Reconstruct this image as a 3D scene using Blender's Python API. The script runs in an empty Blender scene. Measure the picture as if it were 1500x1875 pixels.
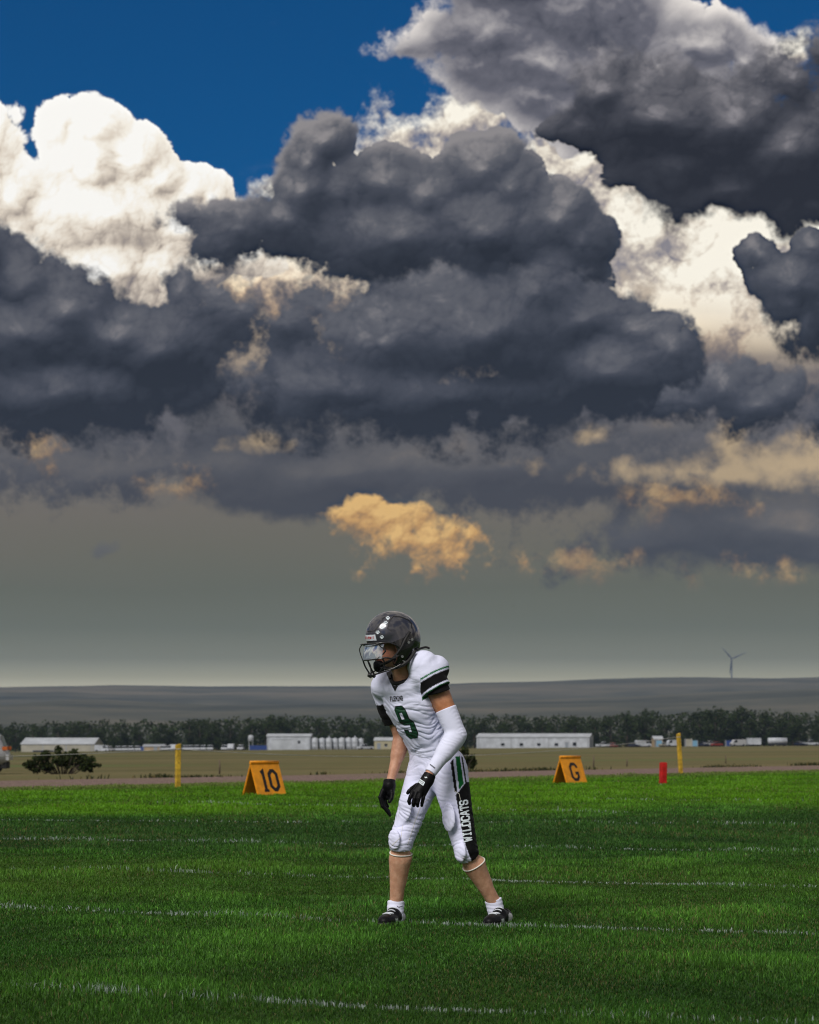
import bpy, bmesh, math, random
import numpy as np
from mathutils import Vector, Matrix, noise as mnoise
from mathutils.bvhtree import BVHTree

# ------------------------------------------------------------------ camera
scene = bpy.context.scene
COL = scene.collection
F = 4375.0            # focal length expressed in photo pixels (70 mm on a 24 mm wide frame)
HX, HY = 750.0, 1340.0
CAMH = 1.07           # low, kneeling photographer
DP = 13.2             # distance of the player
cd = bpy.data.cameras.new('camera'); cam = bpy.data.objects.new('camera', cd); COL.objects.link(cam)
cd.sensor_fit = 'HORIZONTAL'; cd.sensor_width = 24.0; cd.lens = 70.0
cd.shift_y = (HY - 937.5) / 1500.0
cd.clip_start = 0.1; cd.clip_end = 40000
cd.dof.use_dof = True; cd.dof.focus_distance = DP - 0.1; cd.dof.aperture_fstop = 5.6
cam.location = (0, 0, CAMH); cam.rotation_euler = (math.radians(90), 0, 0)
scene.camera = cam

def at(px, py, depth):
    """place seen at a photo pixel at that depth (m) in front of the camera"""
    return Vector(((px - HX) / F * depth, depth, CAMH - (py - HY) / F * depth))

def ground_at(px, py, z=0.0):
    d = (CAMH - z) * F / (py - HY)
    return Vector(((px - HX) / F * d, d, z))

# ------------------------------------------------------------------ render set-up
scene.view_settings.view_transform = 'Standard'; scene.view_settings.look = 'None'
scene.view_settings.exposure = 0.0; scene.view_settings.gamma = 1.0
scene.view_settings.use_curve_mapping = False
scene.render.engine = 'CYCLES'
scene.cycles.use_denoising = True
scene.cycles.max_bounces = 6; scene.cycles.diffuse_bounces = 3; scene.cycles.glossy_bounces = 3
scene.cycles.transmission_bounces = 6; scene.cycles.transparent_max_bounces = 12
scene.cycles.volume_bounces = 0
scene.cycles.sample_clamp_indirect = 4.0
scene.cycles.filter_width = 1.15

SUN_EL, SUN_AZ = 42.0, 208.0     # azimuth clockwise from +Y: the sun stands behind the camera, a little to the left
sd = bpy.data.lights.new('sun', 'SUN'); sun = bpy.data.objects.new('sun', sd); COL.objects.link(sun)
sd.energy = 3.0; sd.angle = math.radians(26); sd.color = (1.0, 0.955, 0.90)
_e, _a = math.radians(SUN_EL), math.radians(SUN_AZ)
sun_dir = Vector((math.sin(_a) * math.cos(_e), math.cos(_a) * math.cos(_e), math.sin(_e)))
sun.rotation_euler = (-sun_dir).to_track_quat('-Z', 'Y').to_euler()

# ------------------------------------------------------------------ node helper
def lin(r, g, b):
    f = lambda c: (c / 255 / 12.92) if c <= 10.3 else ((c / 255 + 0.055) / 1.055) ** 2.4
    return (f(r), f(g), f(b), 1.0)

class T:
    """tiny wrapper that writes node trees as expressions"""
    def __init__(s, tree): s.t = tree
    def n(s, kind, **props):
        o = s.t.nodes.new(kind)
        for k, v in props.items(): setattr(o, k, v)
        return o
    def put(s, sock, v):
        if isinstance(v, bpy.types.NodeSocket): s.t.links.new(v, sock)
        elif v is not None: sock.default_value = v
    def m(s, op, a=None, b=None, c=None, clamp=False):
        o = s.n('ShaderNodeMath', operation=op, use_clamp=clamp)
        for i, v in enumerate((a, b, c)): s.put(o.inputs[i], v)
        return o.outputs[0]
    def vm(s, op, a=None, b=None, scale=None):
        o = s.n('ShaderNodeVectorMath', operation=op)
        s.put(o.inputs[0], a)
        if b is not None: s.put(o.inputs[1], b)
        if scale is not None: s.put(o.inputs['Scale'], scale)
        return o.outputs['Value'] if op in ('LENGTH', 'DOT_PRODUCT', 'DISTANCE') else o.outputs[0]
    def mad(s, a, b, c): return s.m('MULTIPLY_ADD', a, b, c)
    def step(s, v, lo, hi, a=0.0, b=1.0, kind='SMOOTHSTEP'):
        o = s.n('ShaderNodeMapRange', interpolation_type=kind)
        for k, x in zip(('Value', 'From Min', 'From Max', 'To Min', 'To Max'), (v, lo, hi, a, b)):
            s.put(o.inputs[k], x)
        return o.outputs[0]
    def mix(s, f, a, b, blend='MIX'):
        o = s.n('ShaderNodeMix', data_type='RGBA', blend_type=blend)
        s.put(o.inputs[0], f); s.put(o.inputs[6], a); s.put(o.inputs[7], b)
        return o.outputs[2]
    def noise(s, vec, scale=1.0, detail=2.0, rough=0.5, lac=2.0, dist=0.0, color=False, dims='3D'):
        o = s.n('ShaderNodeTexNoise', noise_dimensions=dims)
        s.put(o.inputs['Vector'], vec); s.put(o.inputs['Scale'], scale); s.put(o.inputs['Detail'], detail)
        s.put(o.inputs['Roughness'], rough); s.put(o.inputs['Lacunarity'], lac); s.put(o.inputs['Distortion'], dist)
        return o.outputs['Color' if color else 0]
    def vor(s, vec, scale=1.0, detail=0.0, rough=0.5, lac=2.0, rand=1.0, feature='F1', smooth=0.3, out='Distance'):
        o = s.n('ShaderNodeTexVoronoi', feature=feature)
        s.put(o.inputs['Vector'], vec); s.put(o.inputs['Scale'], scale)
        s.put(o.inputs['Detail'], detail); s.put(o.inputs['Roughness'], rough); s.put(o.inputs['Lacunarity'], lac)
        if feature == 'SMOOTH_F1': s.put(o.inputs['Smoothness'], smooth)
        s.put(o.inputs['Randomness'], rand)
        return o.outputs[out]
    def ramp(s, f, stops, interp='LINEAR'):
        o = s.n('ShaderNodeValToRGB'); cr = o.color_ramp; cr.interpolation = interp
        while len(cr.elements) < len(stops): cr.elements.new(0.5)
        for e, (p, c) in zip(cr.elements, stops): e.position = p; e.color = c
        s.put(o.inputs[0], f)
        return o.outputs[0]

def group(name, ins, outs, fn):
    g = bpy.data.node_groups.new(name, 'ShaderNodeTree')
    for n_, k in ins: g.interface.new_socket(n_, in_out='INPUT', socket_type=k)
    for n_, k in outs: g.interface.new_socket(n_, in_out='OUTPUT', socket_type=k)
    gi = g.nodes.new('NodeGroupInput'); go = g.nodes.new('NodeGroupOutput')
    res = fn(T(g), *[gi.outputs[i] for i in range(len(ins))])
    for i, r in enumerate(res if isinstance(res, tuple) else (res,)):
        g.links.new(r, go.inputs[i])
    return g

def use(t, g, *args):
    o = t.n('ShaderNodeGroup'); o.node_tree = g
    for i, v in enumerate(args): t.put(o.inputs[i], v)
    return o.outputs[0]
# ------------------------------------------------------------------ clouds, computed as arrays (no files)
def _spline(c, n):
    """cubic B-spline weights: sample positions c over a lattice of n values"""
    i = np.floor(c).astype(int); f = c - i; M = np.zeros((len(c), n), np.float32); r = np.arange(len(c))
    for k, w in enumerate(((1 - f) ** 3 / 6, (3 * f ** 3 - 6 * f ** 2 + 4) / 6, (-3 * f ** 3 + 3 * f ** 2 + 3 * f + 1) / 6, f ** 3 / 6)):
        M[r, np.clip(i + k, 0, n - 1)] += w.astype(np.float32)
    return M

def fbm2(xs, ys, sx, sy, seed, octv=5, gain=0.5, lac=2.03):
    """smooth lattice noise on a regular grid, about -1..1"""
    rs = np.random.RandomState(seed); a = 1.0; out = 0; tot = 0
    for o in range(octv):
        cx = (xs - xs[0]) / sx + rs.rand(); cy = (ys - ys[0]) / sy + rs.rand()
        nx, ny = int(cx[-1]) + 5, int(cy[-1]) + 5
        R = rs.uniform(-1, 1, (ny, nx)).astype(np.float32)
        out = out + a * (_spline(cy, ny) @ R @ _spline(cx, nx).T); tot += a
        a *= gain; sx /= lac; sy /= lac
        if sx < 2.2 or sy < 2.2: break
    return (out / tot * 2.6).astype(np.float32)

def worley2(x, y, seed):
    """rounded dome height of the nearest jittered cell point"""
    rs = np.random.RandomState(seed); N = 64
    jx = rs.rand(N * N).astype(np.float32); jy = rs.rand(N * N).astype(np.float32)
    fx = np.floor(x); fy = np.floor(y); rx = (x - fx).astype(np.float32); ry = (y - fy).astype(np.float32)
    ix = fx.astype(np.int32); iy = fy.astype(np.int32)
    best = np.full(x.shape, 9.0, np.float32)
    cols = [(ix + d) & (N - 1) for d in (-1, 0, 1)]; rows = [((iy + d) & (N - 1)) * N for d in (-1, 0, 1)]
    for a in range(3):
        for b in range(3):
            k = rows[b] + cols[a]
            ex = jx[k]; ex += np.float32(a - 1); ex -= rx; ex *= ex
            ey = jy[k]; ey += np.float32(b - 1); ey -= ry; ey *= ey
            ex += ey; np.minimum(best, ex, out=best)
    return np.sqrt(np.clip(1.1 - best, 0, None))

def blur(a, r):
    r = max(1, int(r))
    for ax in (0, 1):
        for _ in range(2):
            p = np.concatenate([np.repeat(np.take(a, [0], ax), r + 1, ax), a, np.repeat(np.take(a, [-1], ax), r, ax)], ax)
            c = np.cumsum(p, ax, dtype=np.float64); n = a.shape[ax]
            hi = np.take(c, range(2 * r + 1, 2 * r + 1 + n), ax); lo = np.take(c, range(0, n), ax)
            a = ((hi - lo) / (2 * r + 1)).astype(np.float32)
    return a

def sst(v, a, b):
    x = np.clip((v - a) / (b - a), 0, 1); return x * x * (3 - 2 * x)

def rgb(*c): return np.array(lin(*c)[:3], np.float32)

SKY_X0, SKY_X1, SKY_Y0, SKY_Y1, SKY_S = -320.0, 1820.0, -260.0, 1350.0, 1.65

class Win:
    """window of the cloud picture (photo pixels) round a set of swellings"""
    def __init__(w, xs, ys, blobs=None, pad=90):
        if blobs:
            x0 = min(b[0] - b[2] for b in blobs) - pad; x1 = max(b[0] + b[2] for b in blobs) + pad
            y0 = min(b[1] - b[3] for b in blobs) - pad; y1 = max(b[1] + b[3] for b in blobs) + pad
            w.j = slice(int(np.searchsorted(xs, x0)), int(np.searchsorted(xs, x1))); w.i = slice(int(np.searchsorted(ys, y0)), int(np.searchsorted(ys, y1)))
        else: w.i = slice(0, len(ys)); w.j = slice(0, len(xs))
        w.xs = xs[w.j]; w.ys = ys[w.i]; w.X, w.Y = np.meshgrid(w.xs, w.ys)
    def f(w, sx, sy, seed, o=5, g=0.5): return fbm2(w.xs, w.ys, sx, sy, seed, o, g)

def cloud_layer(w, blobs, seed, scales=(120, 52, 22, 9), amps=(0.5, 0.5, 0.5, 0.45), warp=38.0, k=26.0, soft=(5, 34), fine=8.0, stretch=1.0, base_y=None, melt=None):
    """height field (photo pixels) and edge alpha of a bank of cumulus built from rounded swellings"""
    X, Y = w.X, w.Y
    wx = w.f(170, 170, seed + 1, 5, 0.55) * warp; wy = w.f(170, 170, seed + 2, 5, 0.55) * warp
    x = X + wx; y = Y + wy
    d = np.full(X.shape, -400.0, np.float32)
    for (cx, cy, rx, ry) in blobs:
        r = min(rx, ry)
        f = (1 - np.sqrt(((x - cx) / rx) ** 2 + ((y - cy) / ry) ** 2)) * r
        hh = np.clip(0.5 + 0.5 * (d - f) / k, 0, 1)
        d = f * (1 - hh) + d * hh + k * hh * (1 - hh)
    h = d
    sx, sy = X + wx * 0.7 + w.f(46, 46, seed + 5, 4, 0.55) * 9, Y + wy * 0.7 + w.f(46, 46, seed + 6, 4, 0.55) * 9
    for i, (s, a) in enumerate(zip(scales, amps)):
        h = h + a * s * (worley2(sx / (s * stretch) + 7.7 * i, sy / s, seed + 20 + i) - 0.90)
        sx = sx + wx * 0.10; sy = sy + wy * 0.10
    h = h + fine * w.f(26, 26, seed + 60, 4, 0.6)
    sf = sst(w.f(230, 230, seed + 70, 3), -0.25, 0.35)
    e = soft[0] + (soft[1] - soft[0]) * sf
    if base_y is not None:
        bs = sst(Y, base_y - 100, base_y + 10); e = e + 38 * bs; sf = np.maximum(sf, bs)
    if melt is not None: e = e + 46 * sst(X, melt[0], melt[1]); sf = np.maximum(sf, sst(X, melt[0], melt[1]))
    frag = w.f(40, 40, seed + 80, 5, 0.62) * e * 0.9
    return h, sst(h + frag * sf, -0.35 * e, 0.8 * e) * sst(d, -42, -14)

def shade(h, S, lx, ly, lz, z=1.0, big=12):
    """lighting of the height field at three scales, and how hollow each place is"""
    out = []; L = math.sqrt(lx * lx + ly * ly + lz * lz)
    for r, g in ((0, 0.55), (3, 1.0), (big, 1.7), (big * 3, 1.9)):
        hb = blur(h, r) if r else h
        gy, gx = np.gradient(hb, S); g = g * z
        out.append(np.clip((-gx * g * lx - gy * g * ly + lz) / np.sqrt((gx * gx + gy * gy) * g * g + 1) / L, -1, 1))
    s0 = 0.5 * out[0] + 0.5 * out[1]
    cav = np.clip((h - blur(h, 6)) / 9, -1, 1); cav2 = np.clip((h - blur(h, 22)) / 30, -1, 1)
    return (s0, out[2], out[3]), cav, cav2

def paint(img, al, color, a):
    a3 = a[..., None]
    img[:] = img * (1 - a3) + color * a3
    al[:] = al * (1 - a) + a

def ramp3(v, stops):
    p = [s[0] for s in stops]
    return np.stack([np.interp(v, p, [s[1][c] for s in stops]).astype(np.float32) for c in range(3)], -1)

def make_clouds():
    S = SKY_S
    xs = np.arange(SKY_X0, SKY_X1, S, dtype=np.float32); ys = np.arange(SKY_Y0, SKY_Y1, S, dtype=np.float32)
    w = Win(xs, ys); X, Y = w.X, w.Y
    IMG = np.zeros(X.shape + (3,), np.float32); AL = np.zeros(X.shape, np.float32)
    LOW = w.f(300, 220, 900, 4)
    def layer(B, seed, *args, **kw):
        w = Win(xs, ys, B)
        h, a = cloud_layer(w, B, seed, *args, **kw)
        return w, h, a, IMG[w.i, w.j], AL[w.i, w.j], LOW[w.i, w.j]

    # thin bright haze between the banks
    n = w.f(260, 120, 5, 6, 0.58)
    hz = sst(n + 0.10 - np.abs((Y - (300 + 0.10 * (X - 700))) / 260), -0.25, 0.5) * sst(X, 380, 620)
    paint(IMG, AL, ramp3(Y / 1000, [(0.2, rgb(110, 134, 170)), (0.5, rgb(176, 170, 168)), (0.8, rgb(160, 140, 116))]), hz * 0.6)
    paint(IMG, AL, ramp3(Y, [(380, rgb(176, 172, 172)), (600, rgb(196, 176, 150)), (800, rgb(150, 132, 110))]), sst(Y + 40 * n, 340, 440))

    # far cream cloud lit from behind the dark bank (right)
    B = [(755, 222, 60, 26), (830, 232, 80, 36), (930, 228, 130, 50), (1040, 300, 150, 90), (1170, 400, 170, 130), (1330, 470, 240, 140), (1290, 590, 240, 150), (1460, 690, 240, 150),
         (1420, 420, 200, 100), (540, 340, 110, 30), (690, 300, 110, 50), (1180, 560, 90, 60), (480, 510, 260, 84), (700, 520, 120, 60), (1640, 600, 220, 260), (1425, 105, 56, 34), (1360, 760, 260, 100), (640, 280, 40, 24)]
    w, h, a, img, al, low = layer(B, 110, (150, 64, 28, 11), (0.5, 0.55, 0.55, 0.5), 50, 40, (10, 70), 14)
    s, cv, cv2 = shade(h, S, -0.25, -0.75, 0.45, 0.55)
    v = 0.39 + 0.36 * s[0] + 0.46 * (s[1] - 0.4) + 0.22 * cv + 0.36 * cv2 + 0.30 * low + 0.12 * sst(w.X, 1050, 1250) * (1 - sst(w.Y, 560, 700))
    warm = sst(w.Y - 0.12 * (w.X - 1300), 500, 740)[..., None]
    c1 = ramp3(v, [(0.0, rgb(140, 136, 142)), (0.35, rgb(184, 174, 166)), (0.65, rgb(228, 218, 202)), (1.0, rgb(255, 249, 234))])
    c2 = ramp3(v, [(0.0, rgb(124, 108, 96)), (0.4, rgb(170, 140, 108)), (0.75, rgb(222, 178, 122)), (1.0, rgb(246, 208, 148))])
    paint(img, al, c1 * (1 - warm) + c2 * warm, a)

    # sunlit white towers (left)
    B = [(-150, 380, 220, 200), (-70, 300, 100, 120), (-8, 268, 54, 98), (22, 362, 74, 72), (112, 240, 42, 50), (172, 240, 66, 60), (168, 312, 88, 86), (238, 298, 70, 68), (292, 335, 70, 60), (346, 352, 60, 54), (388, 362, 44, 42),
         (200, 400, 210, 96), (335, 425, 120, 76), (220, 500, 230, 90), (-80, 500, 240, 160), (400, 480, 120, 60)]
    w, h, a, img, al, low = layer(B, 210, (84, 40, 19, 9, 4.5), (0.50, 0.55, 0.60, 0.6, 0.5), 15, 10, (2.5, 7), 3)
    s, cv, cv2 = shade(h, S, -0.55, -0.62, 0.55, 0.85)
    v = 0.29 + 0.38 * s[0] + 0.36 * s[1] + 0.18 * cv + 0.24 * cv2 + 0.18 * low + 0.14 * (1 - sst(w.Y, 250, 520)) + 0.18 * (1 - sst(h, 0, 26))
    paint(img, al, ramp3(v, [(0.0, rgb(138, 130, 128)), (0.3, rgb(180, 168, 156)), (0.55, rgb(224, 212, 196)), (0.78, rgb(248, 241, 228)), (1.0, rgb(255, 253, 248))]), a)

    # lavender grey bank with pale fringes (top right)
    B = [(730, 72, 56, 28), (800, 75, 96, 46), (900, 60, 160, 100), (1000, 120, 200, 90), (870, 130, 95, 50), (1060, 0, 160, 110), (1250, 70, 150, 90), (1345, 95, 76, 76), (1180, 130, 190, 100), (990, 190, 120, 54), (960, -90, 200, 120), (1090, 210, 130, 70)]
    w, h, a, img, al, low = layer(B, 310, (110, 50, 23, 10), (0.45, 0.5, 0.45, 0.4), 40, 24, (5, 34), 6)
    s, cv, cv2 = shade(h, S, -0.3, -0.8, 0.5, 0.5)
    edge = 1 - sst(h, 0, 46)
    v = 0.12 + 0.24 * s[0] + 0.25 * (s[1] - 0.3) + 0.10 * cv + 0.14 * cv2 + 0.52 * edge + 0.2 * low + 0.16 * sst(w.X, 1120, 1300) - 0.10 * sst(w.Y, 120, 0)
    paint(img, al, ramp3(v, [(0.0, rgb(72, 74, 85)), (0.3, rgb(102, 102, 112)), (0.55, rgb(150, 147, 151)), (0.8, rgb(206, 200, 197)), (1.0, rgb(240, 233, 226))]), a)

    # grey-green rain veil filling the lower sky
    w = Win(xs, ys); vn = w.f(420, 110, 700, 5)
    va = sst(Y + 60 * vn, 560, 760)
    vc = ramp3(Y + 26 * vn * (1 - sst(Y, 1040, 1190)), [(600, rgb(84, 86, 98)), (800, rgb(100, 98, 102)), (860, rgb(110, 105, 101)), (930, rgb(111, 105, 94)), (1000, rgb(106, 103, 88)), (1080, rgb(99, 101, 84)), (1150, rgb(106, 109, 90)), (1205, rgb(130, 130, 106)), (1238, rgb(172, 168, 138)), (1255, rgb(200, 194, 164)), (1340, rgb(190, 184, 158))])
    paint(IMG, AL, vc, va)

    def dark(B, seed, pal, edge_lift, base_y=None, scales=(110, 52, 25, 12, 5.5), amps=(0.46, 0.50, 0.55, 0.55, 0.5), warp=22, k=22, soft=(2.5, 18), fine=4, z=0.7, gain=1.0, light=(-0.3, -0.85, 0.45), shift=0.0, melt=None):
        w, h, a, img, al, low = layer(B, seed, scales, amps, warp, k, soft, fine, base_y=base_y, melt=melt)
        s, cv, cv2 = shade(h, S, *light, z)
        v = 0.36 + gain * (0.28 * (s[0] - 0.45) + 0.34 * (s[1] - 0.45) + 0.20 * (s[2] - 0.45) + 0.08 * cv + 0.20 * cv2) + 0.15 * low + shift
        v = v + edge_lift * (1 - sst(h, 0, 20))
        if base_y is not None: v = v - 0.12 * sst(w.Y, base_y - 190, base_y) + 0.16 * (1 - sst(w.Y, base_y - 560, base_y - 260))
        paint(img, al, ramp3(v, pal), a)
    slate = [(-0.1, rgb(35, 39, 48)), (0.2, rgb(50, 54, 64)), (0.5, rgb(69, 72, 82)), (0.75, rgb(94, 95, 102)), (1.0, rgb(142, 138, 139))]
    plum = [(-0.1, rgb(36, 38, 46)), (0.2, rgb(49, 51, 59)), (0.5, rgb(69, 70, 78)), (0.75, rgb(98, 97, 103)), (1.0, rgb(150, 146, 150))]

    # upper right dark bank
    dark([(1140, 170, 80, 82), (1092, 228, 72, 38), (1230, 215, 125, 112), (1350, 240, 145, 122), (1462, 155, 74, 92), (1450, 300, 145, 118), (1250, 320, 105, 62), (1350, 372, 145, 50), (1490, 390, 110, 44), (1650, 260, 240, 190), (1530, 90, 90, 60)],
         410, plum, 0.06, 420, soft=(4, 40), warp=30, shift=0.0)
    # tall central tower
    dark([(597, 250, 64, 46), (568, 290, 54, 56), (560, 345, 68, 66), (520, 402, 90, 70), (430, 414, 98, 52), (350, 394, 58, 27), (410, 444, 78, 38), (640, 352, 70, 56), (705, 330, 84, 66), (778, 350, 84, 70), (885, 302, 84, 74), (935, 340, 68, 66),
          (1022, 402, 76, 88), (1065, 445, 62, 80), (900, 430, 170, 116), (740, 430, 220, 96), (1000, 510, 124, 90), (880, 570, 240, 110)],
         520, slate, 0.22, 830, warp=13, k=16, soft=(3, 15), shift=0.02)
    # stratus shelf under the towers
    w, h, a, img, al, low = layer([(40, 842, 170, 58), (300, 872, 290, 60), (640, 862, 350, 80), (900, 860, 410, 80), (1120, 892, 470, 40), (1210, 805, 190, 52), (1440, 985, 400, 62), (1200, 1000, 220, 46), (1700, 880, 300, 76), (-190, 870, 300, 56), (480, 805, 370, 66)],
                       640, (150, 70, 30, 12), (0.16, 0.20, 0.22, 0.25), 22, 40, (24, 56), 9, stretch=2.6)
    s, cv, cv2 = shade(h, S, -0.2, -0.9, 0.4, 0.5)
    v = 0.44 + 0.20 * (s[0] - 0.4) + 0.45 * (s[1] - 0.4) + 0.2 * cv2 + 0.3 * low - 0.14 * sst(w.Y, 860, 925)
    paint(img, al, ramp3(v, [(0.0, rgb(60, 62, 70)), (0.35, rgb(76, 77, 83)), (0.65, rgb(97, 95, 96)), (1.0, rgb(138, 126, 114))]), a * 0.92)
    # low cloud catching orange light: one bright tower, the rest fainter
    def glow(B, seed, alpha, soft, cream, gain=1.0):
        w, h, a, img, al, low = layer(B, seed, (52, 28, 14, 7), (0.36, 0.45, 0.5, 0.5), 20, 12, soft, 10, stretch=1.2)
        s, cv, cv2 = shade(h, S, -0.4, -0.7, 0.5, 0.9)
        v = 0.34 + 0.44 * (s[0] - 0.3) + 0.34 * (s[1] - 0.3) + 0.14 * cv + 0.24 * cv2 + 0.25 * low + gain
        c = ramp3(v, [(0.0, rgb(112, 98, 84)), (0.35, rgb(154, 122, 84)), (0.65, rgb(206, 158, 94)), (1.0, rgb(240, 194, 120))]) * (1 - cream) + ramp3(v, [(0.0, rgb(118, 108, 100)), (0.4, rgb(160, 140, 114)), (0.7, rgb(205, 178, 138)), (1.0, rgb(240, 214, 170))]) * cream
        paint(img, al, c, a * alpha)
    glow([(650, 956, 46, 22), (708, 966, 62, 30), (732, 1004, 56, 44), (782, 1010, 60, 42), (818, 1036, 54, 24), (765, 1050, 50, 18), (850, 1008, 24, 24), (866, 1048, 36, 12)], 730, 0.88, (12, 34), 0.0, 0.16)
    glow([(1230, 926, 44, 30), (1300, 926, 66, 24), (1080, 1046, 60, 16), (1410, 1060, 58, 16), (340, 882, 46, 22), (60, 832, 40, 26), (85, 852, 26, 20)], 760, 0.40, (20, 52), 0.15, -0.04)
    glow([(1330, 862, 220, 22), (1450, 840, 140, 32), (1345, 795, 34, 38), (1090, 792, 30, 14), (475, 812, 46, 16), (1640, 840, 160, 50)], 780, 0.46, (34, 74), 0.70)
    # the near dark bank across the middle
    dark([(-120, 540, 170, 150), (-14, 462, 60, 72), (50, 520, 90, 80), (130, 560, 110, 90), (60, 600, 150, 112), (215, 610, 130, 90), (300, 640, 150, 98), (100, 718, 290, 92), (332, 528, 36, 44), (440, 574, 126, 66), (400, 540, 50, 36), (520, 606, 156, 74), (470, 535, 44, 36), (580, 560, 60, 40), (560, 692, 196, 98), (-180, 732, 300, 88)],
         840, slate, 0.03, 812, warp=17, melt=(330, 460))
    dark([(700, 632, 126, 92), (880, 622, 246, 136), (980, 542, 100, 76), (1075, 590, 92, 66), (1165, 610, 84, 56), (830, 738, 350, 92), (1130, 692, 166, 90), (1222, 650, 68, 78), (640, 722, 186, 78)],
         930, slate, 0.03, 830, warp=17, melt=(1090, 960), shift=-0.01)
    dark([(1450, 520, 92, 66), (1385, 462, 48, 34), (1440, 560, 70, 56), (1475, 600, 46, 60), (1486, 450, 40, 44), (1600, 540, 130, 130)], 1040, slate, 0.0, 640, (56, 28, 14, 7), (0.5, 0.55, 0.55, 0.55), warp=16, k=12, soft=(3, 16), shift=-0.08)
    dark([(1395, 740, 115, 72), (1335, 712, 60, 52), (1440, 722, 60, 44), (1500, 775, 106, 46), (1280, 735, 66, 28), (1640, 740, 150, 66)], 1150, slate, 0.0, 800, (70, 36, 17, 8), warp=16, k=16, soft=(4, 18), shift=-0.04)
    # small dark scud
    dark([(185, 1008, 26, 12)], 1260, [(0.0, rgb(84, 85, 84)), (1.0, rgb(100, 99, 95))], 0.1, None, (20, 10, 6, 4), (0.3, 0.3, 0.3, 0.3), warp=10, k=6, soft=(10, 16), fine=3)
    # the crispness a lens and a large sensor give
    for ch in range(3): IMG[..., ch] = np.clip(IMG[..., ch] + 0.45 * (IMG[..., ch] - blur(IMG[..., ch], 1)) + 0.10 * (IMG[..., ch] - blur(IMG[..., ch], 5)), 0, 1.1)
    return IMG, AL
# ------------------------------------------------------------------ world: Nishita air with the cloud field over it
def float_image(name, arr):
    h, w = arr.shape[:2]
    im = bpy.data.images.new(name, w, h, alpha=False, float_buffer=True, is_data=True)
    buf = np.ones((h, w, 4), np.float32); buf[..., :arr.shape[2]] = arr
    im.pixels.foreach_set(buf[::-1].ravel()); im.pack()
    return im
_rgb, _al = make_clouds()
IM_C = float_image('cloud_light', _rgb)
IM_A = float_image('cloud_cover', np.repeat(_al[..., None], 3, -1))

world = bpy.data.worlds.new('World'); scene.world = world; world.use_nodes = True
world.cycles.sampling_method = 'MANUAL'; world.cycles.sample_map_resolution = 512
wt = world.node_tree; wt.nodes.clear(); t = T(wt)
dirv = t.n('ShaderNodeTexCoord').outputs['Generated']
sep = t.n('ShaderNodeSeparateXYZ'); t.put(sep.inputs[0], dirv)
dx, dy, dz = sep.outputs
st = t.n('ShaderNodeTexSky', sky_type='NISHITA', sun_disc=False)
st.sun_elevation = math.radians(SUN_EL); st.sun_rotation = math.radians(SUN_AZ)
st.altitude = 1400; st.air_density = 1.0; st.dust_density = 0.3; st.ozone_density = 3.0
SKY_STRENGTH = 0.055
blue = t.mix(1.0, t.vm('SCALE', st.outputs[0], scale=SKY_STRENGTH), (0.0, 0.45, 0.82, 1), 'MULTIPLY')
# the same broken cumulus, without its exact shapes, over the rest of the sky
n = t.noise(dirv, 2.3, 3.0, 0.5)
n2 = t.m('ADD', n, t.step(dz, 0.02, 0.30, 0.10, 0.0))
white = t.mix(t.step(n2, 0.50, 0.64), lin(225, 216, 202), lin(92, 92, 104))
rest = t.mix(t.step(n2, 0.43, 0.52), blue, white)
rest = t.mix(t.step(dz, 0.12, 0.05), rest, lin(100, 103, 98))
# the cloud banks ahead
iy = t.m('DIVIDE', F, t.m('MAXIMUM', dy, 0.05))
u = t.m('DIVIDE', t.m('ADD', t.m('MULTIPLY', dx, iy), HX - SKY_X0), SKY_X1 - SKY_X0)
v = t.m('SUBTRACT', 1.0, t.m('DIVIDE', t.m('SUBTRACT', HY - SKY_Y0, t.m('MULTIPLY', dz, iy)), SKY_Y1 - SKY_Y0))
cv = t.n('ShaderNodeCombineXYZ'); t.put(cv.inputs[0], u); t.put(cv.inputs[1], v)
def tex(im):
    o = t.n('ShaderNodeTexImage', image=im, interpolation='Linear', extension='EXTEND'); t.put(o.inputs[0], cv.outputs[0]); return o.outputs[0]
ahead = t.vm('ADD', t.mix(tex(IM_A), blue, (0, 0, 0, 1)), tex(IM_C))
eu = t.m('MULTIPLY', t.step(u, 0.0, 0.10), t.step(u, 1.0, 0.90)); ev = t.step(v, 1.0, 0.90)
win = t.m('MULTIPLY', t.m('MULTIPLY', eu, ev), t.step(dy, 0.2, 0.4))
sky = t.mix(win, rest, ahead)
sky = t.mix(t.step(dz, -0.002, -0.03), sky, lin(72, 76, 58))
bg = t.n('ShaderNodeBackground'); t.put(bg.inputs[0], sky); bg.inputs[1].default_value = 1.0
wo = t.n('ShaderNodeOutputWorld'); wt.links.new(bg.outputs[0], wo.inputs[0])
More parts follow.
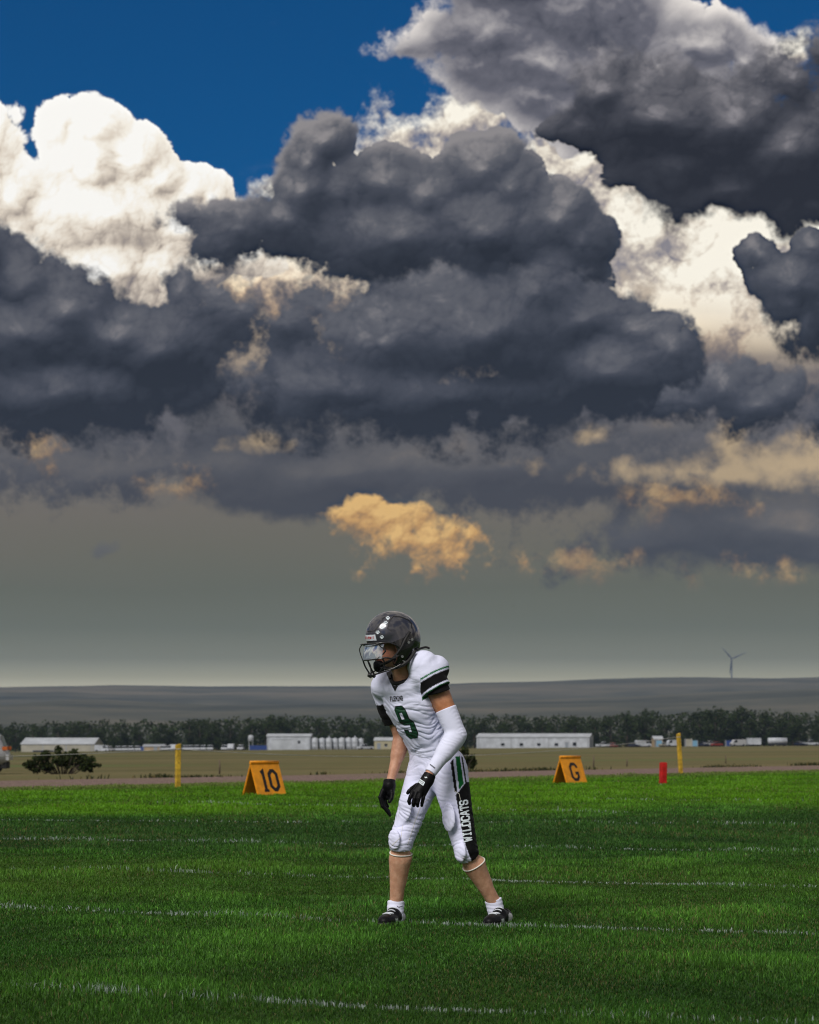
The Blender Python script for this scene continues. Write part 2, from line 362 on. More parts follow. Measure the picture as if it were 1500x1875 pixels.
# ------------------------------------------------------------------ object helpers
def prop(o, label=None, cat=None, group_=None, kind=None):
    if label: o['label'] = label
    if cat: o['category'] = cat
    if group_: o['group'] = group_
    if kind: o['kind'] = kind
    return o
def empty(name, loc, label=None, cat=None, group_=None, rz=0.0):
    o = bpy.data.objects.new(name, None); COL.objects.link(o); o.location = loc; o.rotation_euler = (0, 0, rz)
    o.empty_display_size = 0.1
    return prop(o, label, cat, group_)
def mesh_obj(name, verts, faces, mats, parent=None, smooth=False, fmat=None):
    me = bpy.data.meshes.new(name); me.from_pydata([tuple(v) for v in verts], [], [tuple(f) for f in faces])
    for m_ in (mats if isinstance(mats, (list, tuple)) else [mats]): me.materials.append(m_)
    if fmat is not None: me.polygons.foreach_set('material_index', np.asarray(fmat, np.int32))
    if smooth: me.polygons.foreach_set('use_smooth', [True] * len(me.polygons))
    me.update()
    return link(name, me, parent)
def link(name, me, parent=None):
    o = bpy.data.objects.new(name, me); COL.objects.link(o)
    if parent is not None: o.parent = parent
    return o
def np_mesh(name, v, loops, sizes, mats, colors=None, smooth=True):
    """mesh from arrays: v (n,3), flat loop indices, face sizes, optional point colours"""
    me = bpy.data.meshes.new(name); v = np.ascontiguousarray(v, np.float32)
    me.vertices.add(len(v)); me.vertices.foreach_set('co', v.ravel())
    me.loops.add(len(loops)); me.loops.foreach_set('vertex_index', np.ascontiguousarray(loops, np.int32))
    st_ = np.zeros(len(sizes), np.int32); st_[1:] = np.cumsum(sizes)[:-1]
    me.polygons.add(len(sizes)); me.polygons.foreach_set('loop_start', st_)
    if smooth: me.polygons.foreach_set('use_smooth', np.ones(len(sizes), bool))
    for m_ in (mats if isinstance(mats, (list, tuple)) else [mats]): me.materials.append(m_)
    if colors is not None:
        ca = me.color_attributes.new('Col', 'FLOAT_COLOR', 'POINT')
        c4 = np.ones((len(v), 4), np.float32); c4[:, :3] = colors; ca.data.foreach_set('color', c4.ravel())
    me.update(calc_edges=True); me.validate()
    return me
class MB:
    """collects boxes, tubes and lathes; build() links them as one mesh object"""
    def __init__(s): s.v = []; s.f = []; s.m = []
    def add(s, vs, fs, mi=0):
        o = len(s.v); s.v += [tuple(x) for x in vs]; s.f += [tuple(i + o for i in f) for f in fs]; s.m += [mi] * len(fs); return s
    def box(s, x0, x1, y0, y1, z0, z1, mi=0):
        return s.add([(x0, y0, z0), (x1, y0, z0), (x1, y1, z0), (x0, y1, z0), (x0, y0, z1), (x1, y0, z1), (x1, y1, z1), (x0, y1, z1)],
                     [(0, 3, 2, 1), (4, 5, 6, 7), (0, 1, 5, 4), (1, 2, 6, 5), (2, 3, 7, 6), (3, 0, 4, 7)], mi)
    def prism(s, poly, y0, y1, mi=0):
        """polygon in xz pushed along y"""
        n = len(poly)
        return s.add([(x, y0, z) for x, z in poly] + [(x, y1, z) for x, z in poly],
                     [tuple(range(n)), tuple(range(2 * n - 1, n - 1, -1))] + [(i, i + n, (i + 1) % n + n, (i + 1) % n) for i in range(n)], mi)
    def lathe(s, prof, c=(0, 0, 0), n=16, axis='Z', mi=0):
        vs = []; fs = []
        for (r, h) in prof:
            for k in range(n):
                a = 2 * math.pi * k / n; p = (r * math.cos(a), r * math.sin(a), h)
                if axis == 'Y': p = (p[0], p[2], p[1])
                if axis == 'X': p = (p[2], p[0], p[1])
                vs.append((p[0] + c[0], p[1] + c[1], p[2] + c[2]))
        for i in range(len(prof) - 1):
            for k in range(n): fs.append((i * n + k, i * n + (k + 1) % n, (i + 1) * n + (k + 1) % n, (i + 1) * n + k))
        fs += [tuple(range(n - 1, -1, -1)), tuple(range((len(prof) - 1) * n, len(prof) * n))]
        return s.add(vs, fs, mi)
    def tube(s, pts, rad, n=8, mi=0):
        pts = [Vector(p) for p in pts]; rad = rad if isinstance(rad, (list, tuple)) else [rad] * len(pts)
        vs = []; fs = []; prev = None
        for i, p in enumerate(pts):
            d = (pts[min(i + 1, len(pts) - 1)] - pts[max(i - 1, 0)]).normalized()
            if prev is None: a = d.orthogonal().normalized()
            else: a = (prev - d * prev.dot(d)).normalized()
            prev = a; b = d.cross(a)
            for k in range(n):
                q = 2 * math.pi * k / n; vs.append(p + (a * math.cos(q) + b * math.sin(q)) * rad[i])
        for i in range(len(pts) - 1):
            for k in range(n): fs.append((i * n + k, i * n + (k + 1) % n, (i + 1) * n + (k + 1) % n, (i + 1) * n + k))
        fs += [tuple(range(n - 1, -1, -1)), tuple(range((len(pts) - 1) * n, len(pts) * n))]
        return s.add(vs, fs, mi)
    def build(s, name, mats, parent=None, smooth=False): return mesh_obj(name, s.v, s.f, mats, parent, smooth, s.m)
    def mesh(s, name, mats, smooth=False):
        o = s.build(name, mats, None, smooth); me = o.data; bpy.data.objects.remove(o); return me

# ------------------------------------------------------------------ materials
def mat(name, fn):
    m_ = bpy.data.materials.new(name); m_.use_nodes = True; m_.node_tree.nodes.clear(); tt = T(m_.node_tree)
    sh = fn(tt); out = tt.n('ShaderNodeOutputMaterial'); m_.node_tree.links.new(sh, out.inputs[0]); return m_
def bsdf(tt, col, rough=0.6, metal=0.0, spec=0.5, normal=None, coat=0.0, sheen=0.0, sss=0.0):
    b = tt.n('ShaderNodeBsdfPrincipled')
    tt.put(b.inputs['Base Color'], col); tt.put(b.inputs['Roughness'], rough); tt.put(b.inputs['Metallic'], metal)
    tt.put(b.inputs['Specular IOR Level'], spec); tt.put(b.inputs['Coat Weight'], coat); tt.put(b.inputs['Sheen Weight'], sheen)
    if sss: b.inputs['Subsurface Weight'].default_value = sss; b.inputs['Subsurface Radius'].default_value = (0.012, 0.005, 0.003); b.inputs['Subsurface Scale'].default_value = 0.5
    if normal is not None: tt.put(b.inputs['Normal'], normal)
    return b.outputs[0]
def bump(tt, h, strength=0.3, dist=0.01):
    b = tt.n('ShaderNodeBump'); tt.put(b.inputs['Height'], h); b.inputs['Strength'].default_value = strength; b.inputs['Distance'].default_value = dist
    return b.outputs[0]
def pos(tt): return tt.n('ShaderNodeNewGeometry').outputs['Position']
def objc(tt): return tt.n('ShaderNodeTexCoord').outputs['Object']
def painted(name, col, rough=0.5, var=0.12, scale=4.0, metal=0.0, spec=0.4, coat=0.0):
    """paint with slight weathering"""
    def fn(tt):
        n_ = tt.noise(objc(tt), scale, 5.0, 0.6)
        c = tt.mix(tt.step(n_, 0.35, 0.7), tuple(x * (1 - var) for x in col[:3]) + (1,), tuple(min(1, x * (1 + var * 0.4)) for x in col[:3]) + (1,))
        return bsdf(tt, c, tt.step(n_, 0.3, 0.7, rough * 0.85, min(1, rough * 1.15)), metal, spec, coat=coat)
    return mat(name, fn)
def vcol(tt):
    a = tt.n('ShaderNodeVertexColor'); a.layer_name = 'Col'; return a.outputs[0]

def m_dry(tt):
    p = pos(tt)
    a = tt.noise(tt.vm('MULTIPLY', p, (0.006, 0.02, 0.02)), 1.0, 5.0, 0.6); b = tt.noise(p, 0.7, 5.0, 0.65); c = tt.noise(tt.vm('MULTIPLY', p, (0.02, 0.05, 0.05)), 1.0, 3.0, 0.5)
    col = tt.ramp(tt.mad(b, 0.35, tt.m('MULTIPLY', a, 0.72)), [(0.30, (0.054, 0.060, 0.025, 1)), (0.45, (0.094, 0.088, 0.039, 1)), (0.58, (0.138, 0.118, 0.058, 1)), (0.75, (0.18, 0.148, 0.08, 1))])
    col = tt.mix(tt.step(c, 0.54, 0.66, 0, 0.8), col, (0.095, 0.125, 0.045, 1))
    return bsdf(tt, col, 1.0, spec=0.05, normal=bump(tt, b, 0.6, 0.2))
def m_track(tt):
    p = pos(tt); a = tt.noise(p, 9.0, 6.0, 0.7); b = tt.noise(p, 0.35, 4.0, 0.6)
    col = tt.mix(tt.step(a, 0.35, 0.65), (0.105, 0.072, 0.062, 1), (0.235, 0.168, 0.150, 1))
    col = tt.mix(tt.step(b, 0.52, 0.66, 0, 0.5), col, (0.14, 0.13, 0.06, 1))
    return bsdf(tt, col, 0.95, spec=0.1, normal=bump(tt, a, 0.8, 0.03))
def m_turf(tt):
    p = pos(tt); a = tt.noise(p, 3.0, 6.0, 0.65); b = tt.noise(p, 0.5, 3.0, 0.5)
    col = tt.ramp(tt.mad(a, 0.6, tt.m('MULTIPLY', b, 0.4)), [(0.3, (0.012, 0.030, 0.006, 1)), (0.5, (0.022, 0.062, 0.008, 1)), (0.7, (0.050, 0.075, 0.016, 1))])
    return bsdf(tt, col, 1.0, spec=0.05, normal=bump(tt, a, 0.8, 0.03))
def m_hill(tt):
    p = pos(tt); a = tt.noise(tt.vm('MULTIPLY', p, (0.0006, 0.0015, 0.004)), 1.0, 6.0, 0.6); b = tt.noise(p, 0.006, 5.0, 0.6)
    col = tt.ramp(tt.mad(b, 0.4, tt.m('MULTIPLY', a, 0.6)), [(0.38, (0.036, 0.042, 0.036, 1)), (0.5, (0.078, 0.080, 0.062, 1)), (0.62, (0.135, 0.122, 0.092, 1))])
    return bsdf(tt, col, 1.0, spec=0.05)
M = {'dry': mat('dry_grass_field', m_dry), 'track': mat('pink_gravel', m_track), 'turf': mat('turf_soil', m_turf), 'hill': mat('hill_grass', m_hill)}

# ------------------------------------------------------------------ the land
E0 = Vector((-7.6, 44.6)); E1 = Vector((11.1, 65.0))        # far edge of the mown field
SD = (E1 - E0).normalized(); QN = Vector((-SD.y, SD.x))      # along the edge, and away from the field
TRACK_W = 8.2
def qdist(x, y): return (x - E0.x) * QN.x + (y - E0.y) * QN.y
def land_z(x, y):
    q = np.asarray(qdist(x, y), float)
    return np.interp(q, [-1e6, 0, TRACK_W, 14, 41, 430, 473, 539, 592, 900, 1e6], [0, 0, -0.06, -0.16, -0.63, -3.85, -4.6, -5.2, -5.9, -7.0, -7.0])
def land_pt(px, depth):
    x = (px - HX) / F * depth
    return Vector((x, depth, float(land_z(x, depth))))

ys_ = np.concatenate([np.linspace(-60, 120, 60), np.geomspace(124, 7500, 90)]); us_ = np.linspace(-1, 1, 61)
gv = []
for y_ in ys_:
    hw = 90 + max(y_, 0) * 0.36
    for u_ in us_:
        x_ = u_ * hw; gv.append((x_, y_, float(land_z(x_, y_))))
nx_ = len(us_)
gf = [(i * nx_ + j, i * nx_ + j + 1, (i + 1) * nx_ + j + 1, (i + 1) * nx_ + j) for i in range(len(ys_) - 1) for j in range(nx_ - 1)]
prop(mesh_obj('ground', gv, gf, M['dry'], None, True), kind='structure')
def strip(name, q0, q1, z, m_, s0=-75, s1=110, nq=12, ns=90, wob=0.0):
    vs = []; random.seed(5)
    for i in range(nq + 1):
        for j in range(ns + 1):
            s_ = s0 + (s1 - s0) * j / ns; q_ = q0 + (q1 - q0) * i / nq
            if i in (0, nq) and wob: q_ += wob * mnoise.noise((s_ * 0.5, i, 3))
            x_ = E0.x + SD.x * s_ + QN.x * q_; y_ = E0.y + SD.y * s_ + QN.y * q_
            vs.append((x_, y_, float(land_z(x_, y_)) + z))
    fs = [(i * (ns + 1) + j, i * (ns + 1) + j + 1, (i + 1) * (ns + 1) + j + 1, (i + 1) * (ns + 1) + j) for i in range(nq) for j in range(ns)]
    return prop(mesh_obj(name, vs, fs, m_, None, True), kind='structure')
strip('gravel_track', -0.6, TRACK_W, 0.006, M['track'], wob=0.5)
strip('football_field', -95, 0.0, 0.012, M['turf'], nq=40, wob=0.4)

# far ridge of low hills: rolling profiles, one behind the other
def hills(name, y0, y1, prof, amp, seed, ny=26, nx=150, hw=0.20):
    vs = []
    for i in range(ny + 1):
        f_ = i / ny; y_ = y0 + (y1 - y0) * f_
        for j in range(nx + 1):
            u_ = (j / nx * 2 - 1); x_ = u_ * hw * y1 * 1.5
            px = HX + x_ / y1 * F
            top = np.interp(px, [p_[0] for p_ in prof], [p_[1] for p_ in prof])
            zt = CAMH + (HY - top) / F * y1
            s_ = f_ * f_ * (3 - 2 * f_)
            n_ = mnoise.fractal((x_ / 620 + seed, y_ / 480, seed), 0.9, 2.1, 6)
            vs.append((x_, y_, -8.0 + (zt + 8.0) * s_ + n_ * amp * math.sin(math.pi * min(1, f_ * 0.94 + 0.03))))
    # back slope
    for j in range(nx + 1):
        v_ = vs[ny * (nx + 1) + j]; vs.append((v_[0], v_[1] + 900, -8.0))
    fs = [(i * (nx + 1) + j, i * (nx + 1) + j + 1, (i + 1) * (nx + 1) + j + 1, (i + 1) * (nx + 1) + j) for i in range(ny + 1) for j in range(nx)]
    return prop(mesh_obj(name, vs, fs, M['hill'], None, True), kind='structure')
hills('hill', 2300, 4900, [(-900, 1262), (0, 1262), (130, 1258), (230, 1256), (400, 1259), (690, 1259), (860, 1253), (1000, 1250), (1130, 1245), (1250, 1244), (1380, 1246), (1500, 1243), (2400, 1248)], 9, 1.3)
hills('hill', 1500, 3300, [(-900, 1300), (0, 1296), (180, 1280), (420, 1292), (760, 1290), (900, 1286), (1100, 1280), (1320, 1268), (1500, 1262), (2400, 1270)], 6, 4.1)
# ------------------------------------------------------------------ field furniture
M.update(orange=painted('orange_vinyl', (0.74, 0.285, 0.008), 0.5, 0.22, 7.0), black=painted('black_print', (0.006, 0.006, 0.007), 0.5, 0.3),
         red=painted('red_vinyl', (0.50, 0.011, 0.009), 0.5, 0.35, 9.0), white=painted('white_paint', (0.42, 0.45, 0.50), 0.55, 0.22, 0.6),
         yellow=painted('yellow_paint', (0.56, 0.36, 0.032), 0.6, 0.45, 12.0), beige=painted('beige_sheet', (0.32, 0.31, 0.26), 0.6, 0.15, 0.4),
         roofw=painted('pale_roof_sheet', (0.40, 0.43, 0.47), 0.5, 0.18, 0.3), tan=painted('tan_sheet', (0.36, 0.27, 0.17), 0.6, 0.15, 0.4),
         seam=painted('grey_seam', (0.28, 0.30, 0.33), 0.6, 0.1), door=painted('grey_door', (0.22, 0.25, 0.29), 0.5, 0.1), glass=painted('dark_glass', (0.015, 0.018, 0.022), 0.12, 0.2, spec=0.7),
         tyre=painted('tyre_rubber', (0.012, 0.012, 0.012), 0.85, 0.3), rim=painted('grey_rim', (0.30, 0.31, 0.33), 0.35, 0.1, metal=0.6),
         wood=painted('weathered_wood', (0.13, 0.10, 0.07), 0.9, 0.35, 8.0), rope=painted('pale_rope', (0.36, 0.36, 0.34), 0.9, 0.2),
         blue=painted('blue_paint', (0.020, 0.050, 0.20), 0.45, 0.2), navy=painted('navy_paint', (0.010, 0.016, 0.045), 0.4, 0.2), sky=painted('pale_blue_paint', (0.16, 0.33, 0.48), 0.45, 0.15),
         silver=painted('silver_paint', (0.36, 0.37, 0.39), 0.3, 0.1, coat=0.3), lamp=painted('amber_lens', (0.42, 0.10, 0.02), 0.2, 0.1, spec=0.6), ochre=painted('ochre_paint', (0.36, 0.33, 0.22), 0.6, 0.15),
         redc=painted('red_paint', (0.25, 0.03, 0.02), 0.45, 0.2), turbine=painted('turbine_grey', (0.10, 0.11, 0.12), 0.5, 0.05))

def stroke(pts, w, closed=False):
    """thick polyline as a mitred strip: (vertices 2D, quads)"""
    P_ = [Vector(p) for p in pts]; n = len(P_); L = []; R = []
    for i, p in enumerate(P_):
        a = P_[i - 1] if (i > 0 or closed) else None; b = P_[(i + 1) % n] if (i < n - 1 or closed) else None
        d1 = (p - a).normalized() if a is not None else (b - p).normalized(); d2 = (b - p).normalized() if b is not None else d1
        n1 = Vector((-d1.y, d1.x)); n2 = Vector((-d2.y, d2.x)); mt = (n1 + n2).normalized()
        k = w / 2 / max(0.35, mt.dot(n1)); L.append(p + mt * k); R.append(p - mt * k)
    vs = L + R; m_ = n if closed else n - 1
    return vs, [(i, (i + 1) % n, n + (i + 1) % n, n + i) for i in range(m_)]

def oct_ring(cx, cy, a, b, c): # closed octagon centre line
    return [(cx - a + c, cy - b), (cx + a - c, cy - b), (cx + a, cy - b + c), (cx + a, cy + b - c), (cx + a - c, cy + b), (cx - a + c, cy + b), (cx - a, cy + b - c), (cx - a, cy - b + c)]

def yard_marker(px, py, label, glyphs, mirror_L=0.66):
    base = ground_at(px, py); L, Bs, Hh, T_ = mirror_L, 0.40, 0.56, 0.032
    root = empty('yard_marker', (base.x, base.y, 0.010), label, 'yard marker', 'folding yard markers along the sideline', math.atan2(SD.y, SD.x))
    sl = math.hypot(Bs / 2, Hh)
    for sgn in (-1, 1):
        up = Vector((0, -sgn * Bs / 2 / sl, Hh / sl)); nrm = Vector((0, sgn * Hh / sl, Bs / 2 / sl)); foot = Vector((0, sgn * Bs / 2, 0))
        def P3(x, w, k): return foot + Vector((x, 0, 0)) + up * w + nrm * k
        bm = bmesh.new(); vs = [bm.verts.new(P3(x, w, k)) for k in (-T_, 0) for w in (0, sl) for x in (-L / 2, L / 2)]
        for f_ in ((0, 2, 3, 1), (4, 5, 7, 6), (0, 1, 5, 4), (2, 6, 7, 3), (0, 4, 6, 2), (1, 3, 7, 5)): bm.faces.new([vs[i] for i in f_])
        bmesh.ops.bevel(bm, geom=bm.edges[:], offset=0.008, segments=2, affect='EDGES'); bmesh.ops.recalc_face_normals(bm, faces=bm.faces)
        me = bpy.data.meshes.new('panel'); bm.to_mesh(me); bm.free(); me.materials.append(M['orange'])
        pn = link('panel', me, root)
        if sgn == -1:
            for (vs2, fs2) in glyphs:
                g = MB(); n = len(vs2)
                g.add([P3(v[0], v[1], 0.003) for v in vs2] + [P3(v[0], v[1], 0.0) for v in vs2], [tuple(f_) for f_ in fs2] + [tuple(i + n for i in f_[::-1]) for f_ in fs2])
                g.build('character', M['black'], pn)
    # the fold along the top
    f = MB(); f.tube([(-L / 2 + 0.005, 0, Hh - 0.006), (L / 2 - 0.005, 0, Hh - 0.006)], 0.022, 10); f.build('top_fold', M['orange'], root, True)
    return root
one = stroke([(-0.155, 0.395), (-0.105, 0.425), (-0.105, 0.11)], 0.062); one_b = stroke([(-0.155, 0.085), (-0.045, 0.085)], 0.045)
zero = stroke(oct_ring(0.115, 0.265, 0.085, 0.165, 0.06), 0.062, True)
gee = stroke([(0.105, 0.345), (0.105, 0.37), (0.055, 0.43), (-0.045, 0.43), (-0.10, 0.37), (-0.10, 0.16), (-0.045, 0.10), (0.055, 0.10), (0.105, 0.16), (0.105, 0.235), (0.03, 0.235)], 0.062)
yard_marker(484, 1457, 'orange folding yard marker reading 10 on the far edge of the grass', [one, one_b, zero])
yard_marker(1044, 1436.5, 'orange folding yard marker with a black letter G on the grass', [gee])

def pylon(px, py):
    b = ground_at(px, py); root = empty('pylon', (b.x, b.y, 0.008), 'short red square pylon standing at the goal line', 'pylon', None, math.radians(20))
    root.rotation_euler = (0, math.radians(1.5), math.radians(22))
    bm = bmesh.new(); bmesh.ops.create_cube(bm, size=1.0); bmesh.ops.scale(bm, vec=(0.125, 0.125, 0.44), verts=bm.verts); bmesh.ops.translate(bm, vec=(0, 0, 0.225), verts=bm.verts)
    bmesh.ops.bevel(bm, geom=bm.edges[:], offset=0.014, segments=3, affect='EDGES')
    me = bpy.data.meshes.new('foam_block'); bm.to_mesh(me); bm.free(); me.materials.append(M['red']); link('foam_block', me, root)
    MB().box(-0.07, 0.07, -0.07, 0.07, 0.0, 0.012).build('base_plate', M['white'], root)
    t_ = MB().box(-0.066, 0.066, -0.066, 0.066, 0.040, 0.050); t_.build('white_band', M['red'], root)
pylon(1214, 1437)

def post(px, py, pyt, lean, label):
    b = ground_at(px, py); h = (py - pyt) / F * b.y
    root = empty('fence_post', b, label, 'post', 'yellow posts beside the gravel track'); root.rotation_euler = (0, lean, 0.5)
    bm = bmesh.new(); bmesh.ops.create_cube(bm, size=1.0); bmesh.ops.scale(bm, vec=(0.088, 0.088, h), verts=bm.verts); bmesh.ops.translate(bm, vec=(0, 0, h / 2), verts=bm.verts)
    for v in bm.verts:
        if v.co.z > h * 0.9: v.co.z += 0.012 * (1 if v.co.x > 0 else -1)
    bmesh.ops.bevel(bm, geom=bm.edges[:], offset=0.006, segments=2, affect='EDGES')
    me = bpy.data.meshes.new('post_shaft'); bm.to_mesh(me); bm.free(); me.materials.append(M['yellow']); link('post_shaft', me, root)
    e = MB().lathe([(0.012, 0), (0.012, 0.03), (0.02, 0.03), (0.02, 0.04)], (0, -0.044, h * 0.58), 10, 'Y'); e.build('bolt', M['wood'], root)
    c = MB().lathe([(0.052, 0), (0.056, 0.01), (0.052, 0.02)], (0, 0, h - 0.10), 12); c.build('rope_ring', M['rope'], root)
    return b, h
bl, hl = post(325.5, 1444, 1363, math.radians(0.6), 'upright yellow wooden post left of the 10 marker')
br, hr = post(1247, 1416, 1343, math.radians(-4.5), 'leaning yellow wooden post right of the red pylon')
topl = bl + Vector((0, 0, hl - 0.09)); topr = br + Vector((-0.07, 0, hr - 0.09))
def sag(a, b, s_, n=24): return [a.lerp(b, i / n) - Vector((0, 0, s_ * 4 * (i / n) * (1 - i / n))) for i in range(n + 1)]
a0 = topl + Vector((-SD.x, -SD.y, 0)) * 12
r_ = MB(); r_.tube(sag(a0, topl, 0.12), 0.006, 6); r_.tube(sag(topl, topr, 0.30, 40), 0.006, 6)
prop(r_.build('rope', M['rope'], None, True), 'thin pale rope strung low between the yellow posts', 'rope')
for k, (px, d_, h) in enumerate([(1087, 84, 0.42), (1148, 92, 0.30), (402, 74, 0.45), (1329, 110, 0.40)]):
    b = land_pt(px, d_); s_ = MB().tube([(0, 0, -0.05), (0.01, 0, h * 0.6), (0.0, 0.01, h)], [0.028, 0.026, 0.022], 8)
    o = s_.build('stake', M['wood'], None, True); o.location = b
    prop(o, ['dark wooden stake in the dry field just right of the G marker', 'short dark stake in the dry field between the G marker and the pylon', 'thin dark stake in the dry field left of the 10 marker', 'small dark stake in the dry field far right of the leaning post'][k], 'stake', 'stakes in the dry field')

# ------------------------------------------------------------------ sheds and tanks across the dry field
DB = 800.0
def shed(name, label, px0, px1, pt, pe, pb, depth, rz, width, wallm, roofm, seams=(), doors=(), windows=(), gable=None, seam_m='seam'):
    s_ = depth / F; L = (px1 - px0) * s_ / math.cos(rz); hw_ = (pb - pe) * s_; hr_ = (pb - pt) * s_
    c = land_pt((px0 + px1) / 2, depth); c.z -= 0.05; root = empty(name, (c.x, c.y + width / 2, c.z), label, 'building', None, rz)
    w = MB(); n = 5
    w.prism([(-width / 2, 0), (width / 2, 0), (width / 2, hw_), (0, hr_), (-width / 2, hw_)], -L / 2, L / 2)
    ob = w.build('wall', wallm, root); ob.rotation_euler = (0, 0, math.radians(90))
    r = MB(); o_ = 0.25
    for sg in (-1, 1):
        r.add([(-L / 2 - o_, sg * (width / 2 + o_), hw_ - 0.05), (L / 2 + o_, sg * (width / 2 + o_), hw_ - 0.05), (L / 2 + o_, 0, hr_ + 0.08), (-L / 2 - o_, 0, hr_ + 0.08),
               (-L / 2 - o_, sg * (width / 2 + o_), hw_ + 0.10), (L / 2 + o_, sg * (width / 2 + o_), hw_ + 0.10), (L / 2 + o_, 0, hr_ + 0.24), (-L / 2 - o_, 0, hr_ + 0.24)],
              [(0, 1, 2, 3), (7, 6, 5, 4), (0, 4, 5, 1), (2, 6, 7, 3), (1, 5, 6, 2), (0, 3, 7, 4)])
    r.build('roof', roofm, root)
    y = -width / 2
    for q in seams:
        x = -L / 2 + L * q; MB().box(x - 0.14, x + 0.14, y - 0.06, y, 0, hw_ - 0.1).build('wall_seam', M[seam_m], root)
    for (q, w_, h_) in doors:
        x = -L / 2 + L * q; d = MB().box(x - w_ / 2, x + w_ / 2, y - 0.08, y, 0, h_).build('door', M['door'] if w_ < 3 else M['roofw'], root)
        MB().box(x - w_ / 2 - 0.12, x + w_ / 2 + 0.12, y - 0.13, y - 0.081, h_, h_ + 0.2).build('door_frame', M['seam'], d)
    for (q, w_, z0, h_) in windows:
        x = -L / 2 + L * q; d = MB().box(x - w_ / 2, x + w_ / 2, y - 0.05, y, z0, z0 + h_).build('window', M['glass'], root)
        MB().box(x - w_ / 2 - 0.1, x + w_ / 2 + 0.1, y - 0.10, y - 0.051, z0 - 0.15, z0).build('sill', M['white'], d)
    if gable: # door in the gable end on the right
        MB().box(L / 2, L / 2 + 0.08, -gable / 2, gable / 2, 0, hw_ * 0.8).build('gable_door', M['door'], root)
    return root
shed('metal_shed', 'beige metal shed with pale roof at far left behind the bush', 41, 176, 1350, 1360.5, 1376, DB, math.radians(-5), 14, M['beige'], M['roofw'], (0.30, 0.62, 0.97), (), (), 4)
shed('warehouse', 'tall white flat sided warehouse with two sliding doors beside the tanks', 490, 570, 1343.5, 1347, 1373, DB, math.radians(-3), 10, M['white'], M['roofw'], (0.02, 0.98), ((0.24, 3.6, 3.6), (0.46, 3.0, 3.6)), ((0.74, 0.8, 2.4, 0.9),), None)
shed('warehouse', 'long low white warehouse right of the player with a row of small windows', 880, 1085, 1344, 1349.5, 1371, DB, math.radians(-9), 16, M['white'], M['roofw'], (0.02, 0.31, 0.64, 0.985), ((0.80, 1.1, 2.1),), ((0.235, 1.2, 1.0, 0.9), (0.40, 1.2, 1.0, 0.9), (0.555, 1.2, 1.0, 0.9), (0.71, 1.2, 1.0, 0.9), (0.87, 1.2, 1.0, 1.2)), 3)
shed('small_shed', 'pale yellow shed just left of the player beyond the tanks', 687, 730, 1351.5, 1356, 1373, DB + 12, math.radians(-4), 9, M['ochre'], M['roofw'], (), ((0.2, 1.2, 2.1),), ((0.5, 1.0, 1.2, 0.9),))
shed('open_shed', 'low tan shed behind parked trucks left of the yellow post', 262, 300, 1365, 1368, 1377.5, DB + 4, 0, 8, M['tan'], M['seam'], (), ((0.6, 1.2, 1.6),), ())
shed('small_shed', 'small beige hut with peaked roof among vehicles left of the leaning post', 1197, 1213, 1346.5, 1351, 1366, DB + 8, math.radians(4), 5, M['tan'], M['roofw'], (), (), ((0.5, 0.9, 1.2, 0.9),))

tk = [(577, 12, 1352.5, 0), (590, 12, 1353, 0), (602.5, 12, 1352.5, 1), (614, 11, 1353.5, 0), (626, 12, 1352.5, 0), (638.5, 12, 1352.5, 0), (650, 12, 1352.2, 1), (661, 10, 1354, 0)]
ordn = ['first', 'second', 'third', 'fourth', 'fifth', 'sixth', 'seventh', 'eighth', 'ninth', 'tenth', 'eleventh', 'twelfth', 'thirteenth', 'fourteenth', 'fifteenth']
for k, (px, w, pt, cap) in enumerate(tk):
    c = land_pt(px, DB - 2 + (k % 2)); s_ = DB / F; r = w / 2 * s_ * 0.94; h = (1375 - pt) * s_
    root = empty('storage_tank', c, f'white upright storage tank, {ordn[k]} from the warehouse' if k else 'white upright storage tank standing against the warehouse corner', 'tank', 'row of white storage tanks')
    MB().lathe([(r, 0), (r, h * 0.32), (r * 1.015, h * 0.33), (r, h * 0.34), (r, h * 0.65), (r * 1.015, h * 0.66), (r, h * 0.67), (r, h * 0.93), (r * 0.86, h * 0.97), (r * 0.3, h)], n=24).build('tank_shell', M['white'], root, True)
    MB().lathe([(r * 0.22, h * 0.99), (r * 0.22, h * (1.12 if cap else 1.03)), (r * 0.12, h * (1.14 if cap else 1.04))], n=10).build('hatch', M['white'], root, True)
    MB().box(r * 0.5, r * 0.5 + 0.35, -r * 0.9 - 0.12, -r * 0.9, 0, h * 0.95).build('ladder', M['seam'], root)
# water tank on legs beside the warehouse
c = land_pt(459.5, DB); root = empty('water_tank', c, 'small round pale water tank on legs left of the tall warehouse', 'tank')
MB().lathe([(0.4, 3.0), (0.95, 3.3), (0.95, 4.7), (0.7, 5.1), (0.1, 5.3)], n=16).build('tank_shell', M['roofw'], root, True)
for (x, y) in ((-0.6, -0.6), (0.6, -0.6), (-0.6, 0.6), (0.6, 0.6)): MB().box(x - 0.08, x + 0.08, y - 0.08, y + 0.08, 0, 3.25).build('leg', M['seam'], root)

